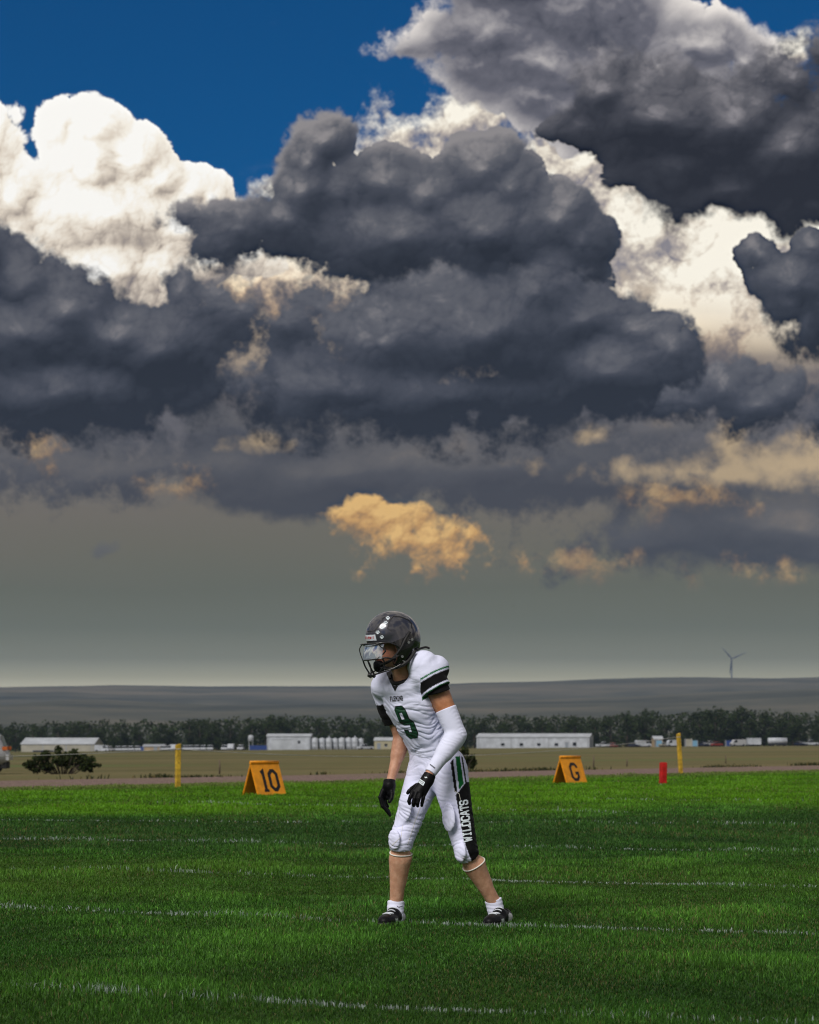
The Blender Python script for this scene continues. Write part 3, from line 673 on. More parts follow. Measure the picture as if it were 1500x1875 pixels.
# ------------------------------------------------------------------ parked vehicles
def profile_vehicle(kind):
    """side profiles along x, nose at +x: (body polygon, cabin polygon, wheel x, radius, half width)"""
    if kind == 'pickup': return [(-2.7, 0.45), (2.6, 0.45), (2.7, 0.75), (2.6, 1.08), (1.2, 1.15), (-2.7, 1.15)], [(-0.55, 1.15), (1.15, 1.15), (0.55, 1.82), (-0.45, 1.86)], (-1.75, 1.75), 0.40, 0.95
    if kind == 'van': return [(-2.6, 0.4), (2.5, 0.4), (2.6, 0.9), (2.1, 1.25), (1.4, 2.2), (-2.5, 2.3), (-2.6, 2.1)], [(0.6, 1.3), (2.0, 1.28), (1.4, 2.05), (0.6, 2.08)], (-1.7, 1.7), 0.38, 0.98
    return [(-2.2, 0.38), (2.2, 0.38), (2.25, 0.7), (1.9, 0.95), (-2.1, 1.0), (-2.25, 0.8)], [(-1.7, 0.98), (1.0, 0.95), (0.4, 1.5), (-1.1, 1.52)], (-1.4, 1.4), 0.34, 0.88
def far_vehicle_mesh(kind, body):
    b_, c_, wx, r, w = profile_vehicle(kind); m_ = MB()
    m_.prism(b_, -w, w, 0)
    if kind != 'van':
        m_.prism(c_, -w * 0.86, w * 0.86, 1)
        top = [(c_[3][0] - 0.02, c_[3][1]), (c_[2][0] + 0.02, c_[2][1]), (c_[2][0] - 0.05, c_[2][1] + 0.08), (c_[3][0] + 0.05, c_[3][1] + 0.08)]; m_.prism(top, -w * 0.84, w * 0.84, 0)
    else: m_.prism(c_, -w - 0.02, w + 0.02, 1)
    for x in wx: m_.lathe([(r * 0.5, -w - 0.03), (r, -w - 0.02), (r, w + 0.02), (r * 0.5, w + 0.03)], (x, 0, r), 14, 'Y', 2)
    m_.box(2.18 if kind == 'car' else 2.6, (2.18 if kind == 'car' else 2.6) + 0.07, -w * 0.8, w * 0.8, 0.62, 0.8, 1)
    return m_.mesh(kind, [body, M['glass'], M['tyre']])
VM = {}
def far_vehicle(kind, colour, px, pb, rz, label, name, cat, depth=DB - 16):
    if (kind, colour) not in VM: VM[kind, colour] = far_vehicle_mesh(kind, M[colour])
    o = bpy.data.objects.new(name, VM[kind, colour]); COL.objects.link(o); o.location = land_pt(px, depth); o.rotation_euler = (0, 0, rz)
    prop(o, label, cat, 'vehicles parked across the dry field')
R90 = math.radians(-90)
for k, (px, kd, colr) in enumerate([(188, 'van', 'white'), (200, 'pickup', 'silver')]):
    far_vehicle(kd, colr, px, 1379.5, math.radians(-20 - 30 * k), ['white van parked at the right end of the beige shed', 'silver pickup parked beside the van near the beige shed'][k], 'parked_van' if k == 0 else 'parked_pickup', kd if kd == 'van' else 'pickup')
for k, px in enumerate((216, 227.5, 239, 251.5)):
    far_vehicle('pickup', 'white', px, 1379.2, R90 + 0.2, f'white pickup facing the field, {ordn[k]} from left in the short row by the blue container', 'parked_pickup', 'pickup')
for k, px in enumerate((299, 309, 317.5, 339, 348.5, 360, 372, 385, 411, 423, 441)):
    far_vehicle('van' if k in (2, 9) else 'pickup', 'white', px, 1377.8, R90 + 0.25 - 0.03 * k, f'white truck, {ordn[k]} from left in the long row behind the upright yellow post', 'parked_truck', 'truck')
for k, (px, kd, colr, txt) in enumerate([(1160, 'car', 'navy', 'dark car at the left end of the vehicles near the leaning post'), (1178, 'van', 'white', 'small white van left of the beige hut near the leaning post'),
        (1218, 'car', 'beige', 'pale beige car between the beige hut and the leaning post'), (1232, 'van', 'white', 'white van parked just left of the leaning post top'),
        (1289, 'car', 'navy', 'navy car parked right of the pale blue container'), (1301, 'pickup', 'silver', 'silver pickup parked right of the navy car beyond the leaning post'), (1311, 'car', 'redc', 'dull red car among the vehicles right of the leaning post'),
        (1351, 'van', 'silver', 'silver van parked left of the white box trailer'), (1465, 'car', 'navy', 'dark car parked between the tanker and the far right white car'), (1484, 'pickup', 'white', 'white pickup parked at the far right edge of the field'),
        (669, 'pickup', 'white', 'white pickup parked at the right end of the storage tanks'), (1106, 'pickup', 'white', 'white pickup parked at the right end of the long warehouse'), (1122, 'car', 'redc', 'dark red car right of the long white warehouse')]):
    far_vehicle(kd, colr, px, 1367.5 if px > 1130 else 1372.5, math.radians((-70, 20, -150, 200)[k % 4]), txt, {'car': 'parked_car', 'van': 'parked_van', 'pickup': 'parked_pickup'}[kd], kd)
def container(px0, px1, pt, pb, colour, label, name='shipping_container', depth=DB - 8):
    s_ = depth / F; c = land_pt((px0 + px1) / 2, depth); L = (px1 - px0) * s_; h = (pb - pt) * s_; root = empty(name, c, label, 'container', None, 0.05)
    m_ = MB(); n = max(4, int(L / 0.5)); xs = [-L / 2 + L * i / n for i in range(n + 1)]
    for i in range(n): m_.box(xs[i], xs[i + 1], -1.2 - (0.05 if i % 2 else 0), 1.2, 0.12, h)
    m_.build('container_body', M[colour], root)
    for x in (-L / 2 + 0.1, L / 2 - 0.1): MB().box(x - 0.1, x + 0.1, -1.28, 1.22, 0, h + 0.05).build('corner_post', M['seam'], root)
container(256, 264, 1370, 1379, 'blue', 'short blue container beside the row of white pickups')
container(456, 490, 1365, 1374.5, 'blue', 'long blue container against the left side of the tall warehouse')
container(60, 100, 1375, 1379, 'navy', 'low navy container in front of the beige shed')
container(1254, 1267, 1351, 1365, 'beige', 'tall pale container right of the leaning post')
container(1266.5, 1277, 1355, 1366, 'sky', 'pale blue container right of the leaning post')
container(1328, 1342, 1355, 1366, 'blue', 'bright blue container among vehicles at the right')
container(1200, 1212, 1356, 1368, 'sky', 'small blue container in front of the beige hut', depth=DB - 14)
def trailer(px0, px1, pt, pb, label, tank):
    s_ = (DB - 12) / F; c = land_pt((px0 + px1) / 2, DB - 12); L = (px1 - px0) * s_; h = (pb - pt) * s_; root = empty('trailer', c, label, 'trailer', None, 0.04)
    if tank: MB().lathe([(0.3, -L / 2), (h * 0.36, -L / 2 + 0.15), (h * 0.38, 0), (h * 0.36, L / 2 - 0.15), (0.3, L / 2)], (0, 0, h * 0.62), 18, 'X').build('tank_shell', M['white'], root, True)
    else: MB().box(-L / 2, L / 2, -1.2, 1.2, h * 0.22, h).build('box_body', M['white'], root)
    MB().box(-L / 2 + 0.1, L / 2 - 0.1, -1.0, 1.0, h * 0.16, h * 0.215).build('chassis', M['navy'], root)
    for x in (-L * 0.36, -L * 0.24, L * 0.34): MB().lathe([(0.2, -1.15), (0.42, -1.12), (0.42, 1.12), (0.2, 1.15)], (x, 0, 0.42), 14, 'Y').build('wheel', M['tyre'], root, True)
trailer(1368, 1393, 1351, 1366, 'white box trailer parked among vehicles at the far right', False)
trailer(1406, 1442, 1350.5, 1366, 'long white tanker trailer parked at the far right', True)

# the car cut by the left edge of the picture
def near_suv():
    dpt = 96.0; c = at(-94, 1419, dpt); c.z = float(land_z(c.x, c.y)); root = empty('parked_suv', c, 'silver grey car cut off by the left edge behind the track', 'car', None, math.radians(4))
    prof = [(-2.35, 0.42), (2.30, 0.42), (2.40, 0.62), (2.38, 0.86), (2.30, 1.02), (2.24, 1.08), (2.16, 1.40), (1.98, 1.66), (1.72, 1.76), (-0.3, 1.78), (-0.9, 1.62), (-1.3, 1.16), (-2.2, 1.04), (-2.38, 0.8)]
    bm = bmesh.new(); w = 0.92
    a = [bm.verts.new((x, -w * (0.86 if z > 1.1 else 1.0), z)) for x, z in prof]; b = [bm.verts.new((x, w * (0.86 if z > 1.1 else 1.0), z)) for x, z in prof]; n = len(prof)
    bm.faces.new(a); bm.faces.new(b[::-1])
    for i in range(n): bm.faces.new((a[i], b[i], b[(i + 1) % n], a[(i + 1) % n]))
    bmesh.ops.recalc_face_normals(bm, faces=bm.faces); bmesh.ops.bevel(bm, geom=bm.edges[:], offset=0.07, segments=3, affect='EDGES')
    me = bpy.data.meshes.new('body'); bm.to_mesh(me); bm.free(); me.materials.append(M['silver']); me.polygons.foreach_set('use_smooth', [True] * len(me.polygons)); body = link('body', me, root)
    for (x0, x1, x2, x3) in ((1.32, 2.02, 1.86, 1.36), (0.25, 1.24, 1.26, 0.28), (-1.0, 0.17, 0.18, -0.55)):
        for sg in (-1, 1):
            y0, y1 = sg * 0.90, sg * 0.815; MB().add([(x0, y0, 1.16), (x1, y0, 1.16), (x2, y1, 1.62), (x3, y1, 1.62)], [(0, 1, 2, 3)]).build('window', M['glass'], root)
    MB().add([(2.262, -0.70, 1.14), (2.262, 0.70, 1.14), (2.12, 0.62, 1.55), (2.12, -0.62, 1.55)], [(0, 1, 2, 3)]).build('window', M['glass'], root)
    for sg in (-1, 1): MB().box(2.22, 2.42, sg * 0.80 - 0.10, sg * 0.80 + 0.10, 0.98, 1.12).build('tail_light', M['lamp'], root)
    MB().box(2.30, 2.48, -0.86, 0.86, 0.58, 0.80).build('bumper', M['silver'], root)
    MB().box(-2.2, 2.36, -0.84, 0.84, 0.24, 0.50).build('underbody', M['tyre'], root)
    for x in (-1.45, 1.72):
        for sg in (-1, 1):
            ty = MB().lathe([(0.24, -0.11), (0.36, -0.12), (0.38, 0.0), (0.36, 0.12), (0.24, 0.11)], (x, sg * 0.86, 0.38), 24, 'Y').build('wheel', M['tyre'], root, True)
            MB().lathe([(0.04, -0.05), (0.22, -0.09), (0.235, 0.09), (0.04, 0.05)], (x, sg * 0.875, 0.38), 18, 'Y').build('rim', M['rim'], ty, True)
near_suv()

# ------------------------------------------------------------------ wind turbine on the ridge
def wind_turbine():
    D = 5600.0; s_ = D / F; hub = at(1340, 1206, D); base_z = -6.0; root = empty('wind_turbine', (hub.x, hub.y, base_z), 'lone grey three bladed wind turbine on the far ridge', 'wind turbine')
    h = hub.z - base_z
    MB().lathe([(2.8, 0), (2.4, h * 0.4), (1.7, h)], n=16).build('tower', M['turbine'], root, True)
    MB().box(-1.6, 1.6, -2.6, 4.5, h - 1.6, h + 1.8).build('nacelle', M['turbine'], root)
    MB().lathe([(1.8, 0), (1.6, -1.1), (0.3, -2.8)], (0, -2.61, h), 14, 'Y').build('hub', M['turbine'], root, True)
    for (px, py) in ((1321, 1185), (1366, 1195), (1336, 1233)):
        a = math.atan2(1206 - py, px - 1340); L = 29 * s_ if py > 1220 else math.hypot(px - 1340, 1206 - py) * s_
        d = Vector((math.cos(a), 0, math.sin(a))); p = Vector((-d.z, 0, d.x)); c = Vector((0, -3.8, h)); b = MB(); vs = []
        for (t_, w_, k_) in ((0.0, 1.1, 0.9), (0.10, 1.3, 0.8), (0.22, 2.2, 0.5), (0.6, 1.4, 0.3), (1.0, 0.45, 0.12)):
            q = c + d * (L * t_); vs += [q - p * w_, q - Vector((0, k_, 0)), q + p * w_, q + Vector((0, k_, 0))]
        b.add(vs, [(i * 4 + k, i * 4 + (k + 1) % 4, i * 4 + 4 + (k + 1) % 4, i * 4 + 4 + k) for i in range(4) for k in range(4)] + [(3, 2, 1, 0), (16, 17, 18, 19)])
        b.build('blade', M['turbine'], root, True)
wind_turbine()

# ------------------------------------------------------------------ foliage
def m_leaf(dark, light, trans=0.25):
    def fn(tt):
        col = tt.mix(1.0, vcol(tt), tt.mix(tt.noise(pos(tt), 0.8, 3.0, 0.6), dark, light), 'MULTIPLY')
        d = bsdf(tt, col, 0.75, spec=0.15); tr = tt.n('ShaderNodeBsdfTranslucent'); tt.put(tr.inputs[0], col)
        mx = tt.n('ShaderNodeMixShader'); mx.inputs[0].default_value = trans; tt.t.links.new(d, mx.inputs[1]); tt.t.links.new(tr.outputs[0], mx.inputs[2]); return mx.outputs[0]
    return fn
M['leaf_far'] = mat('dark_foliage', m_leaf((0.012, 0.021, 0.007, 1), (0.046, 0.066, 0.018, 1)))
M['leaf_bush'] = mat('bush_foliage', m_leaf((0.012, 0.020, 0.006, 1), (0.045, 0.060, 0.018, 1)))
M['bark'] = painted('bark', (0.060, 0.047, 0.036), 0.95, 0.3, 1.0)
def leaf_mesh(name, lobes, n, size, seed, m_):
    """small leaf clumps spread through uneven lobes (cx,cy,cz,rx,ry,rz)"""
    rs = np.random.RandomState(seed); w = np.array([l[3] * l[4] * l[5] for l in lobes]) ** 0.75; idx = rs.choice(len(lobes), n, p=w / w.sum()); Lb = np.array(lobes)[idx]
    d = rs.normal(size=(n, 3)); d /= np.linalg.norm(d, axis=1)[:, None]; r = rs.rand(n) ** 0.45
    c = Lb[:, :3] + d * r[:, None] * Lb[:, 3:]
    a = rs.normal(size=(n, 3)); a /= np.linalg.norm(a, axis=1)[:, None]; b = np.cross(a, rs.normal(size=(n, 3))); b /= np.linalg.norm(b, axis=1)[:, None]
    s_ = size * rs.uniform(0.5, 1.3, n)[:, None]; a *= s_; b *= s_ * 0.62
    v = np.stack([c - a, c - b * 0.9 + a * 0.1, c + a, c + b], 1).reshape(-1, 3)
    tint = rs.uniform(0.65, 1.25, (n, 1)) * np.where(rs.rand(n, 1) < 0.15, 1.35, 1.0); hue = rs.uniform(0.85, 1.15, (n, 3)); col = np.repeat(tint * hue, 4, 0)
    return np_mesh(name, v, np.arange(n * 4), np.full(n, 4), m_, col, smooth=False)
def tree_meshes(seed):
    rs = random.Random(seed); h = 12.0; lobes = []
    for k in range(rs.randint(12, 16)):
        z = h * rs.uniform(0.16, 0.86); rr = 3.4 * (1 - abs(z / h - 0.55)) * rs.uniform(0.35, 0.8); a = rs.uniform(0, 6.28)
        lobes.append((math.cos(a) * rr, math.sin(a) * rr, z, rs.uniform(1.2, 2.3), rs.uniform(1.2, 2.3), rs.uniform(1.0, 2.0)))
    lobes.append((0, 0, h * 0.9, 1.2, 1.2, 1.4))
    t_ = MB(); t_.tube([(0, 0, -0.3), (0.1, 0, h * 0.25), (-0.1, 0.1, h * 0.55), (0.05, 0, h * 0.8)], [0.42, 0.30, 0.2, 0.07], 8)
    for l in lobes[:6]: t_.tube([(0, 0, l[2] * 0.55), (l[0] * 0.5, l[1] * 0.5, l[2] * 0.8), (l[0], l[1], l[2])], [0.16, 0.1, 0.04], 6)
    return t_.mesh('trunk', M['bark'], True), leaf_mesh('crown', lobes, 1500, 0.36, seed, M['leaf_far'])
TV = [tree_meshes(s_) for s_ in (11, 12, 13, 14, 15, 16, 17, 18, 19, 20)]
random.seed(77)
def skyline(px): return np.interp(px, [-300, 0, 100, 300, 420, 560, 700, 900, 1000, 1100, 1200, 1290, 1390, 1450, 1500, 1800], [1326, 1327, 1322, 1320, 1314, 1312, 1312, 1310, 1309, 1312, 1304, 1303, 1300, 1304, 1302, 1303])
zones = [(20, 'at the far left edge of the shelterbelt'), (180, 'behind the beige shed'), (300, 'behind the short row of pickups'), (480, 'behind the long row of trucks'), (680, 'behind the white storage tanks'), (878, 'behind the player'),
         (1090, 'behind the long white warehouse'), (1250, 'between the long warehouse and the leaning post'), (1400, 'behind the white box trailer'), (1700, 'at the far right end of the shelterbelt')]
zc = {}
def tree_label(px):
    z = next(n_ for lim, n_ in zones if px < lim); zc[z] = zc.get(z, 0) + 1
    return f'{ordn[zc[z] - 1]} dark leafy tree from the left {z}'
nt = 0
px = -70.0
while px < 1575:
    D_ = random.uniform(845, 885); b = land_pt(px, D_); h = CAMH + (HY - skyline(px) + 20 * mnoise.noise((px * 0.016, 4.2, 0)) + random.uniform(-18, 7)) / F * D_ - b.z
    root = empty('shelterbelt_tree', b, tree_label(px), 'tree', 'trees of the distant shelterbelt', random.uniform(0, 6.28))
    k = random.choice(TV); s_ = h / 12.6; root.scale = (s_ * random.uniform(0.95, 1.35), s_ * 1.1, s_)
    link('trunk', k[0], root); link('crown', k[1], root); nt += 1
    px += random.choice((random.uniform(9, 16), random.uniform(16, 34)))
rs_ = np.random.RandomState(9); lob = []
for q in np.arange(-120, 1640, 9.0):
    D_ = 905 + rs_.uniform(-10, 25); c = land_pt(q, D_); top = CAMH + (HY - skyline(q) + rs_.uniform(-5, 4)) / F * D_ - c.z
    for z_ in (0.06, 0.2, 0.4, 0.65, 0.85): lob.append((c.x + rs_.uniform(-1, 1), c.y + rs_.uniform(-3, 3), c.z + top * z_, 2.2, 2.6, top * 0.17))
prop(link('distant_wood', leaf_mesh('distant_wood', lob, 38000, 0.6, 5, M['leaf_far'])), 'dark mass of woodland filling the gaps behind the shelterbelt', 'woodland', kind='stuff')

def bush(px, depth, wpx, hpx, label, seed, n=1900, zoff=0.0):
    b = land_pt(px, depth); b.z += zoff; s_ = depth / F; W = wpx * s_ / 2; H_ = hpx * s_; rs = random.Random(seed)
    root = empty('bush', b, label, 'bush'); lobes = []; st_ = MB()
    for k in range(34):
        u_ = rs.uniform(-1, 1); top = H_ * (1 - 0.45 * abs(u_) ** 1.6) * rs.uniform(0.45, 1.0); x, y = u_ * W, rs.uniform(-0.6, 0.6) * W * 0.6
        lobes.append((x, y, top * 0.86, W * rs.uniform(0.07, 0.19), W * 0.18, H_ * rs.uniform(0.07, 0.19)))
        if rs.random() < 0.6: lobes.append((x * 0.85, y, top * 0.45, W * rs.uniform(0.06, 0.15), W * 0.16, H_ * rs.uniform(0.08, 0.16)))
        st_.tube([(x * 0.25, y * 0.3, -0.05), (x * 0.6, y * 0.6, top * 0.5), (x, y, top * 0.95)], [0.022, 0.014, 0.006], 5)
    st_.build('stem', M['bark'], root, True); link('foliage', leaf_mesh('foliage', lobes, n, 0.055 * (depth / 80), seed, M['leaf_bush']), root)
    return root
bush(116, 88, 126, 52, 'ragged dark bush beyond the track at the left', 21, 5200)
bush(848, 78, 46, 44, 'small dark shrub behind the player at waist height', 22, 1800)

def blades(name, base, h, w, lean, col, m_, tipcol=None, seed=0, up=None):
    """arrays of curved three-part grass blades"""
    n = len(base); rs = np.random.RandomState(seed); a = rs.uniform(0, 2 * math.pi, n); f = rs.uniform(0, 2 * math.pi, n)
    side = np.stack([np.cos(f), np.sin(f), np.zeros(n)], 1) * (w / 2)[:, None]; ld = np.stack([np.cos(a), np.sin(a), np.zeros(n)], 1)
    mid = base + ld * (h * lean * 0.35)[:, None] + np.array([0, 0, 1.0]) * (h * 0.6)[:, None]
    tip = base + ld * (h * lean)[:, None] + np.array([0, 0, 1.0]) * (h * (1 - 0.35 * lean * lean))[:, None]
    v = np.stack([base - side, base + side, mid + side * 0.8, mid - side * 0.8, tip], 1).reshape(-1, 3)
    o = (np.arange(n) * 5)[:, None]; loops = np.concatenate([o + np.array([[0, 1, 2, 3]]), o + np.array([[3, 2, 4]])], 1).ravel()
    sizes = np.tile([4, 3], n)
    tipcol = col if tipcol is None else tipcol
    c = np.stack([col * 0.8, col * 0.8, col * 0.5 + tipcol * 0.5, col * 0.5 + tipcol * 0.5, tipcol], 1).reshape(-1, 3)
    return np_mesh(name, v, loops, sizes, m_, c, smooth=False)
def m_blade(tt):
    c = vcol(tt); d = bsdf(tt, c, 0.55, spec=0.25); tr = tt.n('ShaderNodeBsdfTranslucent'); tt.put(tr.inputs[0], c)
    mx = tt.n('ShaderNodeMixShader'); mx.inputs[0].default_value = 0.30; tt.t.links.new(d, mx.inputs[1]); tt.t.links.new(tr.outputs[0], mx.inputs[2]); return mx.outputs[0]
M['blade'] = mat('grass_blade', m_blade)
# weeds along the far side of the track
rs_ = np.random.RandomState(31); cl = []
for k in range(420):
    s_ = rs_.uniform(-25, 75); q_ = TRACK_W + abs(rs_.normal(0.1, 0.7)); dens = 1.5 * mnoise.noise((s_ * 0.35, 1.7, 0)) + 0.15
    if dens < rs_.uniform(-0.2, 0.5): continue
    n = rs_.randint(25, 60); r = rs_.uniform(0.15, 0.45); p_ = rs_.normal(0, r, (n, 2)); s2 = s_ + p_[:, 0]; q2 = q_ + p_[:, 1]
    x_ = E0.x + SD.x * s2 + QN.x * q2; y_ = E0.y + SD.y * s2 + QN.y * q2; hh = rs_.uniform(0.05, 0.13) * rs_.uniform(0.5, 1.2, n)
    cl.append(np.stack([x_, y_, land_z(x_, y_), hh], 1))
cl = np.concatenate(cl); n = len(cl); wc = np.array([0.026, 0.036, 0.010]) * np.random.RandomState(3).uniform(0.5, 1.5, (n, 1))
wc[np.random.RandomState(4).rand(n) < 0.25] = (0.15, 0.12, 0.05)
prop(link('weeds', blades('weeds', cl[:, :3], cl[:, 3], np.full(n, 0.03), np.random.RandomState(5).uniform(0.1, 0.8, n), wc, M['blade'], seed=6)), 'dark weeds along the far side of the gravel track', 'weeds', kind='stuff')

# ------------------------------------------------------------------ birds
def bird_mesh(flap):
    m_ = MB(); m_.tube([(-0.11, 0, 0), (-0.05, 0, 0.01), (0.03, 0, 0.01), (0.09, 0, 0.012), (0.13, 0, 0.01)], [0.006, 0.024, 0.03, 0.018, 0.003], 8)
    for sg in (-1, 1): m_.add([(0.05, 0, 0.02), (-0.04, 0, 0.02), (-0.05, sg * 0.11, 0.02 + flap), (0.04, sg * 0.12, 0.02 + flap), (-0.02, sg * 0.24, 0.02 + flap * 0.5)], [(0, 1, 2, 3), (3, 2, 4)])
    m_.add([(-0.10, -0.01, 0.0), (-0.10, 0.01, 0.0), (-0.17, 0.03, 0.0), (-0.17, -0.03, 0.0)], [(0, 1, 2, 3)])
    return m_.mesh('bird', M['black'])
BL = ['in the blue sky above the white cloud', 'over the middle of the dark central cloud', 'over the lower dark cloud, left of a close pair', 'lower bird of the close pair in the lower dark cloud', 'upper bird of the close pair in the lower dark cloud',
      'near the cream gap under the dark bank left of centre', 'over the grey shelf left of centre, above the orange cloud', 'left one of two at the top of the large orange cloud', 'right one of two at the top of the large orange cloud',
      'at the right side of the large orange cloud', 'below the right tip of the large orange cloud', 'in the haze above the helmet', 'low in the haze right of the helmet', 'alone in the haze at the left']
BM_ = [bird_mesh(0.07), bird_mesh(-0.05), bird_mesh(0.01)]
for k, (px, py, d_) in enumerate([(435, 121, 408), (754, 446, 510), (765, 707, 442), (858, 742, 408), (852, 734, 510), (493, 797, 408), (528, 852, 442), (775, 905, 374), (792, 908, 442), (835, 967, 374), (841, 1028, 408), (680, 1055, 425), (940, 1110, 425), (257, 1066, 476)]):
    o = bpy.data.objects.new('bird', BM_[k % 3]); COL.objects.link(o); o.location = at(px, py, d_); o.rotation_euler = (0.2 * (k % 3), 0.1, k * 1.3)
    prop(o, 'tiny black bird ' + BL[k], 'bird', 'birds scattered across the sky')
# ------------------------------------------------------------------ the player: solids from blended distance fields
def J(px, py, dy=0.0): return np.array(at(px, py, DP + dy), np.float32)
def to_px(v):
    v = np.asarray(v); return HX + v[:, 0] / v[:, 1] * F, HY + (CAMH - v[:, 2]) / v[:, 1] * F
def unit(v): v = np.asarray(v, np.float32); return v / np.linalg.norm(v)

def surface_nets(V, lo, vox):
    s = V < 0; cnt = np.zeros(tuple(n - 1 for n in V.shape), np.int8)
    offs = [(i, j, k) for i in (0, 1) for j in (0, 1) for k in (0, 1)]
    nx, ny, nz = V.shape
    for (i, j, k) in offs: cnt += s[i:nx - 1 + i, j:ny - 1 + j, k:nz - 1 + k]
    act = (cnt > 0) & (cnt < 8); ii = np.argwhere(act); idx = np.full(act.shape, -1, np.int64); idx[act] = np.arange(len(ii))
    acc = np.zeros((len(ii), 3), np.float32); num = np.zeros(len(ii), np.float32)
    for a in offs:
        for ax in range(3):
            if a[ax]: continue
            b = list(a); b[ax] = 1
            va = V[ii[:, 0] + a[0], ii[:, 1] + a[1], ii[:, 2] + a[2]]; vb = V[ii[:, 0] + b[0], ii[:, 1] + b[1], ii[:, 2] + b[2]]
            m_ = (va < 0) != (vb < 0); t_ = np.where(m_, va / np.where(va == vb, 1, va - vb), 0)
            p = np.array(a, np.float32)[None] + np.zeros((len(ii), 3), np.float32); p[:, ax] = t_
            acc[m_] += p[m_]; num[m_] += 1
    verts = (ii + acc / np.maximum(num, 1)[:, None]) * vox + lo
    quads = []
    for ax in range(3):
        sl0 = [slice(None)] * 3; sl1 = [slice(None)] * 3; sl0[ax] = slice(0, -1); sl1[ax] = slice(1, None)
        a_, b_ = s[tuple(sl0)], s[tuple(sl1)]; ch = np.argwhere(a_ != b_); o1, o2 = (ax + 1) % 3, (ax + 2) % 3
        ch = ch[(ch[:, o1] > 0) & (ch[:, o2] > 0) & (ch[:, o1] < act.shape[o1]) & (ch[:, o2] < act.shape[o2])]
        flip = a_[ch[:, 0], ch[:, 1], ch[:, 2]]
        def cell(d1, d2):
            c = ch.copy(); c[:, o1] -= d1; c[:, o2] -= d2; return idx[c[:, 0], c[:, 1], c[:, 2]]
        q = np.stack([cell(1, 1), cell(0, 1), cell(0, 0), cell(1, 0)], 1); q[~flip] = q[~flip][:, ::-1]; quads.append(q)
    q = np.concatenate(quads); return verts, q[(q >= 0).all(1)]

def solid(fn, lo, hi, vox, refine=0):
    lo = np.asarray(lo, np.float32); n = np.ceil((np.asarray(hi) - lo) / vox).astype(int) + 1
    ax = [lo[i] + vox * np.arange(n[i], dtype=np.float32) for i in range(3)]
    V = np.empty(tuple(n), np.float32); step_ = max(1, int(500000 / (n[1] * n[2])))
    Yg, Zg = np.meshgrid(ax[1], ax[2], indexing='ij')
    for i in range(0, n[0], step_):
        xs_ = ax[0][i:i + step_]; P_ = np.empty((len(xs_), n[1], n[2], 3), np.float32); P_[..., 0] = xs_[:, None, None]; P_[..., 1] = Yg; P_[..., 2] = Zg
        V[i:i + step_] = fn(P_.reshape(-1, 3)).reshape(len(xs_), n[1], n[2])
    v, q = surface_nets(V, lo, vox)
    for _ in range(refine):     # slide the points on to the exact surface
        f0 = fn(v); e = 0.0012; g = np.stack([(fn(v + np.eye(3, dtype=np.float32)[i] * e) - fn(v - np.eye(3, dtype=np.float32)[i] * e)) / (2 * e) for i in range(3)], 1)
        st_ = f0[:, None] * g / np.maximum((g * g).sum(1), 0.25)[:, None]; v = v - np.clip(st_, -vox * 0.6, vox * 0.6)
    return v.astype(np.float32), q
def around(pts, pad): p = np.array(pts); return p.min(0) - pad, p.max(0) + pad

def smin(a, b, k): h = np.clip(0.5 + 0.5 * (b - a) / k, 0, 1); return b * (1 - h) + a * h - k * h * (1 - h)
def rcone(p, a, b, ra, rb, sq=None):
    ab = b - a; t_ = np.clip(((p - a) @ ab) / (ab @ ab), 0, 1); q = p - a - t_[:, None] * ab
    if sq is not None: q = q + (q @ sq[0])[:, None] * sq[0] * (1 / sq[1] - 1)
    return np.sqrt((q * q).sum(1)) - (ra + (rb - ra) * t_)
def ell(p, c, ax, r):
    q = (p - c) @ np.array(ax, np.float32).T; r = np.array(r, np.float32); k0 = np.sqrt(((q / r) ** 2).sum(1)); k1 = np.sqrt(((q / r ** 2) ** 2).sum(1)) + 1e-6
    return k0 * (k0 - 1) / k1
def along(p, a, d): return (p - a) @ d

# skeleton -----------------------------------------------------------
FW = unit((-0.70, -0.714, 0)); SDL = unit((0.714, -0.70, 0)); UP = np.array([0, 0, 1], np.float32)
pel = J(801, 1402); nek = J(741, 1240, -0.17); SPU = unit(nek - pel); SPF = unit(np.cross(SPU, SDL)); SPF = SPF if SPF @ FW > 0 else -SPF
TA = [SDL, SPF, SPU]
hipR, hipL = J(777, 1420, 0.05), J(823, 1420, -0.07); kneR, kneL = J(734, 1543, -0.07), J(854, 1560, -0.13); ankR, ankL = J(725, 1662, 0.03), J(907, 1656, 0.0)
shR, shL = J(706, 1258, 0.02), J(794, 1244, -0.235); elR, elL = J(737, 1350, 0.07), J(836, 1346, -0.25); wrR, wrL = J(715, 1432, -0.01), J(784, 1421, -0.345)
HC = J(719, 1163, -0.22)
_y, _p = math.radians(64), math.radians(-3)
HF = unit((-math.sin(_y) * math.cos(_p), -math.cos(_y) * math.cos(_p), math.sin(_p))); HS = unit(np.cross(UP, HF)); HU = unit(np.cross(HF, HS)); HA = [HF, HS, HU]
def hp(f, s, u): return HC + HF * f + HS * s + HU * u

